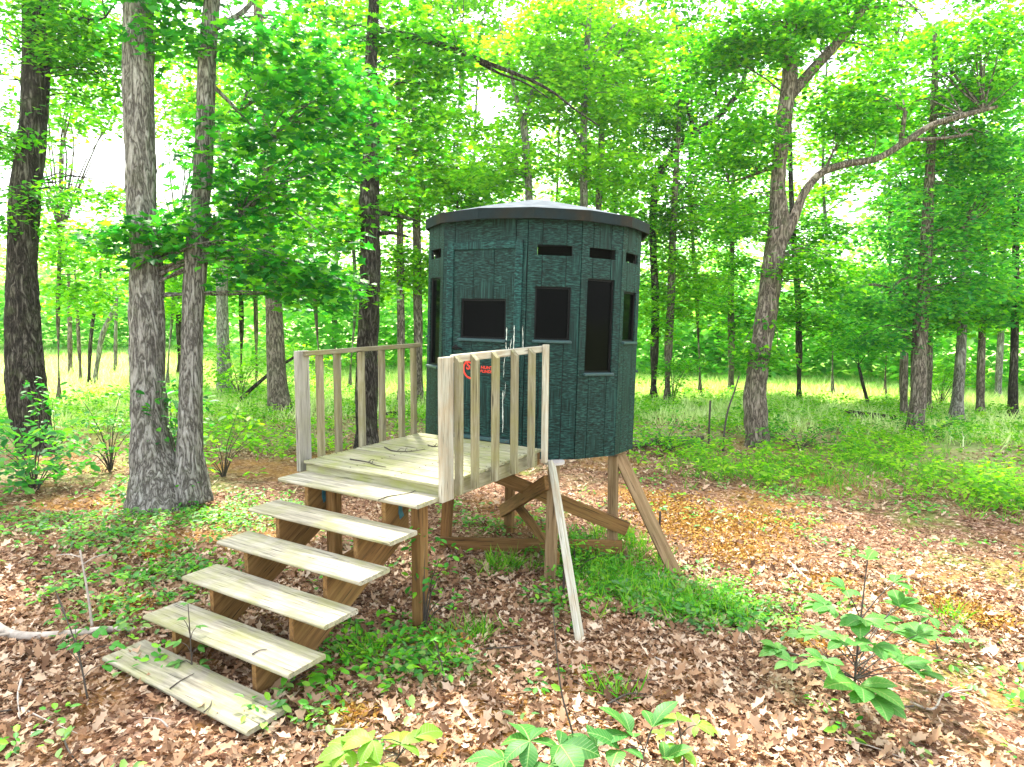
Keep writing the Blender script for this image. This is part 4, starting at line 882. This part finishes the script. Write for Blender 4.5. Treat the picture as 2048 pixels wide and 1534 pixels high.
def weed_density(x, y):
    d = np.zeros(len(x))
    for c, r, k in PW: d = np.maximum(d, k*np.exp(-(((x-c[0])**2+(y-c[1])**2)/(r*r))))
    dist = np.hypot(x-CAM[0], y-CAM[1])
    d = np.maximum(d, .62*ss(12.5, 18, dist))
    return np.clip(d, .035, 1.5)
x1, y1 = fan(13000, 1.8, 9); x2, y2 = fan(17000, 9, 22)
x, y = np.concatenate([x1, x2]), np.concatenate([y1, y2])
ok = RNG.uniform(0, 1, len(x)) < weed_density(x, y)*np.clip(.62+2.1*pnoise(x, y, .75, 7.0), .04, 1.2)
x, y = x[ok], y[ok]
def weeds(name, x, y, mat, label, hmax, ls, per):
    n = len(x); h = hmax*RNG.uniform(.25, 1, n)
    c = np.repeat(np.stack([x, y, ground_z(x, y)+h], -1), per, axis=0); m = len(c)
    a = RNG.uniform(0, 6.283, m); rr = RNG.uniform(.01, .10, m)
    c = c+np.stack([rr*np.cos(a), rr*np.sin(a), RNG.uniform(-.10, .03, m)*np.repeat(h, per)*4], -1)
    c[:, 2] = np.maximum(c[:, 2], ground_z(c[:, 0], c[:, 1])+.012)
    nn = np.stack([RNG.normal(0, .35, m), RNG.normal(0, .35, m), np.ones(m)], -1); T = np.stack([np.cos(a), np.sin(a), RNG.normal(-.1, .2, m)], -1)
    tag(link(name, leaf_cloud(name, c, nn, ls*RNG.uniform(.6, 1.4, m), OVAL, T), mat), label, kind='stuff')
far = np.hypot(x-CAM[0], y-CAM[1]) > 10.5; sel = RNG.uniform(0, 1, len(x)) < .35
weeds('ground_cover', x[~far & ~sel], y[~far & ~sel], L_WEED, 'low green weeds sprinkled through the leaf litter', .14, .052, 9)
weeds('pale_ground_cover', x[~far & sel], y[~far & sel], L_PALEWEED, 'paler broad-leaved seedlings among the leaf litter', .12, .06, 7)
weeds('woodland_edge_weeds', x[far], y[far], L_LIGHT, 'yellow green weeds covering the floor towards the meadow', .32, .085, 10)
def grass(name, x, y, mat, label, h, per, lean=.5):
    n = len(x); c = np.repeat(np.stack([x, y, ground_z(x, y)-.01], -1), per, axis=0); m = len(c)
    c[:, :2] += RNG.normal(0, .04 if h < .25 else .25, (m, 2)); c[:, 2] = ground_z(c[:, 0], c[:, 1])-.01
    T = np.stack([RNG.normal(0, lean, m), RNG.normal(0, lean, m), np.ones(m)], -1); nn = RNG.normal(size=(m, 3)); nn[:, 2] *= .3
    tv, tf = BLADE; tv = tv.copy(); tv[:, 1] *= (.8 if h < .25 else 1.3)
    tag(link(name, leaf_cloud(name, c, nn, h*RNG.uniform(.5, 1.2, m), (tv, tf), T), mat), label, kind='stuff')
GP = [(1190,1150,.38,60),(1270,1180,.5,75),(1130,1100,.25,22),(1320,1210,.4,30),(1420,1230,.3,40),(730,1320,.10,11),(960,1275,.10,10),(1000,1140,.18,20),(880,1310,.15,5),(1230,1080,.3,25),(1600,950,1.2,120),(1900,960,1.3,160),(1750,920,1.3,120),(1450,940,.8,70),(1280,1110,.3,22),(2030,1010,.7,70),(1900,1240,.12,6),(1240,1400,.12,5)]
gxs, gys = [], []
for a, b, r, k in GP:
    c = hit(a, b); q = RNG.normal(0, r*.6, (k, 2)); gxs.append(c[0]+q[:, 0]); gys.append(c[1]+q[:, 1])
grass('grass', np.concatenate(gxs), np.concatenate(gys), L_GRASS, 'thin green grass tufts round the stand legs and clearing', .20, 11, .75)
x, y = fan(15000, 16.0, 36)
grass('meadow_grass', x, y, L_MEADOW, 'tall bright grass of the open meadow', .30, 9, .5)


# ---------------------------------------------------------------- saplings whose leaves can be told apart
def leaf_unit():
    rows = [(0, .0), (.10, .06), (.30, .17), (.52, .225), (.74, .19), (.90, .09), (1.0, .0)]; V, F = [], []
    for i, (u, wv) in enumerate(rows):
        zc = .10*math.sin(u*2.6)-.16*u*u
        V += [(u, wv, zc+.05*wv*4*(1-u*.3)), (u, 0, zc), (u, -wv, zc+.05*wv*4*(1-u*.3))]
    for i in range(len(rows)-1):
        a = 3*i; F += [(a, a+1, a+4, a+3), (a+1, a+2, a+5, a+4)]
    return mesh_py('leaf', V, F, True)
_LM = {}
def leaf_obj(parent, base, direction, size, mat, wide=1.0, roll=0.0, name='leaf'):
    if mat.name not in _LM:
        _LM[mat.name] = leaf_unit(); _LM[mat.name].materials.append(mat)
    ex = Vector(direction).normalized(); up = Vector((0, 0, 1)); ey = up.cross(ex)
    ey = ey.normalized() if ey.length > .05 else Vector((0, 1, 0)); ez = ex.cross(ey)
    Rr = Matrix.Rotation(roll, 3, ex); ey, ez = Rr @ ey, Rr @ ez
    o = bpy.data.objects.new(name, _LM[mat.name]); COL.objects.link(o); o.parent = parent
    o.matrix_local = MX(Vector(base), ex*size, ey*size*wide, ez*size)
    return o
def sapling(name, label, base_px, tops, mat, cat='sapling', stem_r=.006, leafsize=.13, D=None, bark=B_TWIG, wide=1.0, tilt=.0):
    """tops: (px, py, depth offset, leaflets, size factor): each a whorl of leaflets at the end of a twig"""
    b = hit(*base_px); D0 = depth_of(b); root = empty(name, b); tag(root, label, cat)
    parts = []; top = max(tops, key=lambda t: -t[1]); T0 = at_depth(top[0], top[1], D0+top[2])-b
    axis = smooth_path([np.array([0, 0, -.04]), T0*np.array([.25, .25, .45]), T0], 14); parts.append(tube(axis, np.linspace(stem_r, stem_r*.4, 14), 6, cap=False))
    for (px, py, dd, k, sf) in tops:
        e = at_depth(px, py, D0+dd)-b
        j = int(np.argmin(np.abs(axis[:, 2]-max(e[2]*.72, 0.02)))); A = axis[j]
        S = smooth_path([A, (A+e)/2+np.array([0, 0, .02]), e], 5); parts.append(tube(S, np.linspace(stem_r*.55, stem_r*.3, 5), 5, cap=False))
        out = e-A; out[2] = 0; az0 = math.atan2(out[1], out[0]) if np.linalg.norm(out) > .03 else random.uniform(0, 6.28)
        spread_ = {1: [0], 2: [-.5, .5], 3: [-.9, 0, .9], 4: [-1.5, -.5, .5, 1.5], 5: [-1.7, -.85, 0, .85, 1.7], 6: [-2.3, -1.4, -.45, .45, 1.4, 2.3]}[k]
        for q, da in enumerate(spread_):
            az = az0+da+random.uniform(-.15, .15); el = random.uniform(-.35, .18)+tilt
            leaf_obj(root, e, (math.cos(az)*math.cos(el), math.sin(az)*math.cos(el), math.sin(el)), leafsize*sf*random.uniform(.82, 1.15)*(1.15 if abs(da) < .9 else .85), mat, wide*random.uniform(.9, 1.1), random.uniform(-.35, .35))
    V, F = join(parts); link('stem', mesh_py('stem', V, F, True), bark, root); return root
_hw = [(1735,1120,.05,3,.75),(1690,1180,-.1,5,.9),(1788,1165,.15,4,.8),(1655,1215,0,5,.95),(1722,1245,-.15,5,1),(1800,1215,.1,5,.95),(1585,1325,.1,4,.85),(1560,1300,.2,3,.7),(1655,1335,-.1,5,1),(1718,1372,-.3,5,1.35),(1752,1300,-.1,5,1.05),(1805,1330,.05,5,1),(1835,1270,.25,5,.95),(1690,1290,.1,4,.9),(1765,1245,.3,4,.9),(1640,1270,.25,4,.9)]
_hw += [(x+random.uniform(-35, 35), y+random.uniform(-25, 25), d+random.uniform(-.2, .25), 5, f*.85) for x, y, d, k, f in _hw[3:]]
sapling('hickory_sapling', 'waist-high hickory sapling with broad green leaflets in open leaf litter', (1705, 1415), _hw, L_SAP, leafsize=.158, stem_r=.009, wide=1.2, tilt=.2)
sapling('hickory_seedling', 'smaller pale hickory seedling growing just behind the waist-high sapling', (1880, 1310), [(1860,1235,.1,5,1),(1910,1255,0,5,1),(1880,1275,-.1,5,1),(1925,1285,.1,4,.9),(1835,1225,.2,4,.8)], L_SAP, leafsize=.10)
sapling('oak_seedling', 'dark glossy large-leaved seedling with upright leaves low in foreground', (1270, 1590), [(1262,1470,0,4,1.1),(1305,1455,.05,3,1),(1240,1500,-.1,4,1.1),(1330,1520,0,4,.9),(1195,1500,.05,3,.9)], L_SAPDARK, leafsize=.15, tilt=.55, wide=1.15)
sapling('broadleaf_seedling', 'dark seedling with wide flat leaves beside the thin dead stem', (1085, 1600), [(1060,1482,0,6,1.2),(1120,1490,-.05,5,1.05),(1010,1520,-.05,4,1.1),(1100,1530,-.1,5,1.0)], L_SAPDARK, leafsize=.15, wide=1.35)
sapling('pale_seedling', 'yellow green seedling with small soft leaves right of glossy seedling', (1370, 1560), [(1355,1440,.05,5,1),(1395,1450,0,5,1),(1360,1500,-.05,5,1),(1330,1470,.1,4,1)], L_YELLOW, leafsize=.095, wide=1.1)
sapling('yellow_seedling', 'yellow green broad-leaved seedling standing below the lowest stair tread', (760, 1585), [(745,1480,0,5,1.1),(800,1490,.05,5,1),(700,1500,0,5,1),(830,1475,.1,3,1.1),(760,1530,-.1,5,1),(680,1530,0,4,1)], L_YELLOW, leafsize=.125, wide=1.25)
sapling('climbing_seedling', 'slender seedling poking up between the two lowest stair treads', (385, 1352), [(376,1208,0,3,.7),(368,1240,0,3,.8),(392,1255,0,3,.8),(362,1285,-.03,3,1),(395,1295,0,3,1),(360,1325,0,4,1),(400,1330,0,4,1)], L_SAP, leafsize=.075, wide=1.2)
sapling('stairside_seedling', 'small weedy seedling at the free end of second tread', (585, 1380), [(568,1300,0,3,.9),(600,1315,0,4,1),(640,1312,.05,4,1),(580,1345,-.05,4,1),(625,1355,0,4,1),(655,1340,0,3,.9)], L_WEED, leafsize=.075, wide=1.2)
sapling('thin_seedling', 'thin dark-stemmed seedling with sparse leaves beside the lowest tread', (178, 1405), [(110,1180,.25,3,1),(120,1215,.2,3,.9),(150,1250,.1,3,.9),(165,1290,.05,4,1),(190,1262,.05,3,1),(225,1290,0,3,1),(130,1295,.1,3,1),(205,1330,0,2,.9)], L_MAPLE, leafsize=.075, wide=1.3)
sapling('litter_seedling', 'knee-high weed with paired leaves in litter before stair post', (890, 1375), [(868,1280,0,4,.8),(875,1310,0,4,.9),(880,1340,0,4,.9)], L_WEED, leafsize=.05)

# ---------------------------------------------------------------- dead wood, rods, flag, stone
def stick(name, label, pts, r0, r1, mat, cat, group=None, n=None, bumpy=.18, forks=()):
    P = np.array(pts, float); base = P[0].copy(); S = smooth_path(P-base, n or max(6, 4*len(P)))
    parts = [tube(S, np.linspace(r0, r1, len(S)), 8 if r0 > .012 else 6, bumpy, random.uniform(0, 40))]
    for (k, vec, rr) in forks:
        A = S[int(k*(len(S)-1))]; parts.append(tube(smooth_path([A, A+np.array(vec)*.5+np.array([0, 0, .015]), A+np.array(vec)], 5), np.linspace(rr, rr*.45, 5), 5, bumpy, random.uniform(0, 40)))
    V, F = join(parts); o = link(name, mesh_py(name, V, F, True), mat); o.location = base; tag(o, label, cat, group); return o
def G(px, py, up=0.0): p = hit(px, py); p = p.copy(); p[2] = gz(p[0], p[1])+up; return p
stick('fallen_limb', 'thick bleached fallen limb lying near the lowest stair tread', [G(-30,1252,.04), G(50,1284,.035), G(150,1276,.03), G(215,1268,.03), G(285,1268,.02)], .036, .022, B_DEAD, 'branch', forks=[(.35, (.05, -.25, .06), .012)])
stick('dead_twig', 'upright forked grey twig propped in the weeds left of stairs', [G(186,1262,0), at_depth(176,1190,depth_of(G(186,1262))), at_depth(160,1100,depth_of(G(186,1262)))], .009, .006, B_DEAD, 'branch', forks=[(.85, (.12, .1, .07), .006), (.95, (-.25, -.05, -.02), .006)])
p0 = G(1317,1128); stick('steel_rod', 'dark rusty steel rod standing beside the far prop', [p0-np.array([0,0,.08]), np.array([p0[0], p0[1], p0[2]+.54])], .011, .011, M_RUST, 'rod', bumpy=.03)
p0 = G(1126,1198); stick('steel_rod', 'dark rusty steel rod standing behind the near pale prop', [p0-np.array([0,0,.08]), np.array([p0[0]+.01, p0[1], p0[2]+.36])], .011, .011, M_RUST, 'rod', bumpy=.03)
b = hit(1162,1560); D0 = depth_of(b); stick('dead_twig', 'tall thin dark dead stem curving up beside the wide-leaved seedling', [b-np.array([0,0,.03]), at_depth(1146,1470,D0), at_depth(1124,1390,D0+.02), at_depth(1113,1300,D0+.05), at_depth(1106,1215,D0+.08)], .0058, .0030, B_TWIG, 'branch')
p0 = G(1417,890); stick('stake', 'short weathered stake standing left of the spreading oak', [p0-np.array([0,0,.1]), np.array([p0[0], p0[1], p0[2]+.85])], .022, .018, B_TWIG, 'stake')
p0 = G(1446,905); D0 = depth_of(p0); stick('broken_stem', 'dark crooked broken sapling stem leaning toward the spreading oak', [p0, at_depth(1449,860,D0), at_depth(1456,820,D0), at_depth(1470,780,D0), at_depth(1478,752,D0)], .022, .012, B_TWIG, 'branch')
stick('fallen_log', 'short dark fallen log lying in the clearing weeds', [G(1688,838,.10), G(1735,842,.09), G(1800,843,.06)], .12, .07, B_DARK, 'log')
stick('fallen_log', 'grey fallen log behind the blind with snapped side branches', [G(1255,900,.08), G(1330,892,.09), G(1405,884,.07)], .085, .05, B_BROWN, 'log', forks=[(.4, (.5, -.2, .15), .02), (.6, (.4, .5, .25), .02), (.2, (.3, -.5, .12), .016)])
stick('fallen_log', 'thin fallen log on the ground behind the deck railing', [G(760,838,.06), G(810,832,.06), G(868,834,.05)], .07, .05, B_DARK, 'log')
D0 = depth_of(G(470,810)); stick('leaning_branch', 'dead branch leaning against the mossy oak', [G(470,810), at_depth(510,772,D0), at_depth(556,735,D0), at_depth(596,710,D0)], .05, .03, B_DARK, 'branch')
stick('fallen_branch', 'pale fallen branch in litter right of the waist-high sapling', [G(1820,1412,.02), G(1850,1425,.02), G(1890,1395,.03), G(1960,1385,.02)], .008, .004, B_DEAD, 'branch', forks=[(.5, (.15, .2, .03), .006), (.7, (.2, -.1, .02), .005)])
stick('fallen_branch', 'short pale stick in litter left of the waist-high sapling', [G(1445,1345,.015), G(1450,1380,.02), G(1460,1412,.015)], .010, .008, B_DEAD, 'branch')
stick('fallen_branch', 'grey stick lying between far prop and waist-high sapling', [G(1578,1128,.02), G(1600,1150,.025), G(1625,1172,.02)], .016, .012, B_DEAD, 'branch')
for k in range(26):
    px, py = random.choice([(random.uniform(1300, 2040), random.uniform(1030, 1500)), (random.uniform(0, 480), random.uniform(1050, 1500)), (random.uniform(650, 1300), random.uniform(1280, 1500))])
    a = G(px, py, .03); t = random.uniform(0, 6.28); ln = random.uniform(.15, .5); e = a+np.array([math.cos(t)*ln, math.sin(t)*ln, 0]); e[2] = gz(e[0], e[1])+.03
    m = (a+e)/2+np.array([random.uniform(-.04, .04), random.uniform(-.04, .04), .012]); stick('fallen_twig', 'thin dry twig lying on the brown leaf litter', [a, m, e], random.uniform(.004, .008), .002, random.choice([B_TWIG, B_DEAD]), 'twig', 'fallen twigs on the leaf litter')
def on_plane(px, py, z): d = ray(px, py); return CAM+d*((z-CAM[2])/d[2])
for lab, pts in (('curved dark twig on the middle deck boards', [(769,894),(790,902),(826,902),(850,898)]), ('forked lichen twig with pale end on the deck boards', [(700,918),(735,924),(752,930),(772,934)]), ('short twig lying on the back deck boards', [(856,890),(868,893),(885,890)])):
    stick('twig', lab, [on_plane(x, y, HD+.007) for x, y in pts], .006, .0025, B_TWIG, 'twig', forks=[(.5, (.06, .02, .02), .003), (.6, (-.03, .07, .012), .003)])
for lab, ti, pts in (('thin twig overhanging the top stair tread', 5, [(757,1000),(775,993),(800,989),(822,985),(836,976)]), ('short black twig lying on the lowest stair tread', 0, [(340,1377),(357,1364),(388,1347)]), ('thin curved twig near the end of lowest tread', 0, [(408,1424),(420,1412),(424,1400)]), ('tiny black twig on the second lowest tread', 1, [(505,1308),(518,1301),(534,1298)])):
    stick('twig', lab, [on_plane(x, y, Z1+ti*RISE+.006) for x, y in pts], .0045, .002, B_TWIG, 'twig')
# small marker flag
p0 = G(1428,1185); fr = empty('marker_flag', p0); tag(fr, 'small pink survey flag on a wire in the litter', 'flag')
V, F = tube([(0, 0, -.05), (0, 0, .10)], [.0015, .0015], 5); link('wire', mesh_py('wire', V, F), M_RUST, fr)
fl = [(0, 0, .10), (.02, .02, .045), (.062, .038, .05), (.05, .03, .115)]; link('flag', mesh_py('flag', [(x, y, z) for x, y, z in fl]+[(x+.001, y-.001, z) for x, y, z in fl], [(0, 1, 2, 3), (7, 6, 5, 4), (0, 4, 5, 1), (1, 5, 6, 2), (2, 6, 7, 3), (3, 7, 4, 0)]), M_PINK, fr)
def stone(label, px, py, r, col):
    bm = bmesh.new(); bmesh.ops.create_icosphere(bm, subdivisions=3, radius=r)
    for v in bm.verts: v.co *= 1+.28*mnoise.noise(v.co*(1.4/r)+Vector((px, 0, 0))); v.co.z *= .6
    me = bpy.data.meshes.new('stone'); bm.to_mesh(me); bm.free(); o = link('stone', me, plain('stone_'+str(int(px)), col, .85, noise_amt=.4, scale=18)); o.location = G(px, py, r*.25); tag(o, label, 'stone')
stone('ochre stone in the litter in front of stair post', 903, 1300, .055, (.34, .17, .06)); stone('tan stone among weeds left of the stairs', 240, 1215, .05, (.30, .19, .10)); stone('small reddish stone behind the tall treads', 505, 1180, .045, (.26, .15, .09))
# curled red leaf on the blind's threshold and a dead leaf cluster in the canopy
leaf = leaf_unit(); leaf.materials.append(L_RUSTLEAF); o = bpy.data.objects.new('dry_leaf', leaf); COL.objects.link(o); pp = on_plane(1005, 884, HD+.012); o.location = pp; o.scale = (.10, .14, .10); o.rotation_euler = (.3, -.2, .5)
tag(o, 'curled rust red leaf lying at the foot of the blind door', 'leaf')


# ---------------------------------------------------------------- thin summer haze
hm = bpy.data.materials.new('haze'); hm.use_nodes = True; hnt = hm.node_tree; hnt.nodes.clear()
ho = hnt.nodes.new('ShaderNodeOutputMaterial'); pvn = hnt.nodes.new('ShaderNodeVolumePrincipled')
pvn.inputs['Color'].default_value = (.95, .98, .97, 1); pvn.inputs['Density'].default_value = HAZE; pvn.inputs['Anisotropy'].default_value = .45
hnt.links.new(pvn.outputs[0], ho.inputs['Volume'])
hb = link('haze', box_mesh('haze', 420, 420, 40, 0), hm); hb.location = (1, 3, 15.5); tag(hb, 'thin pale summer haze filling the woodland air', kind='stuff')
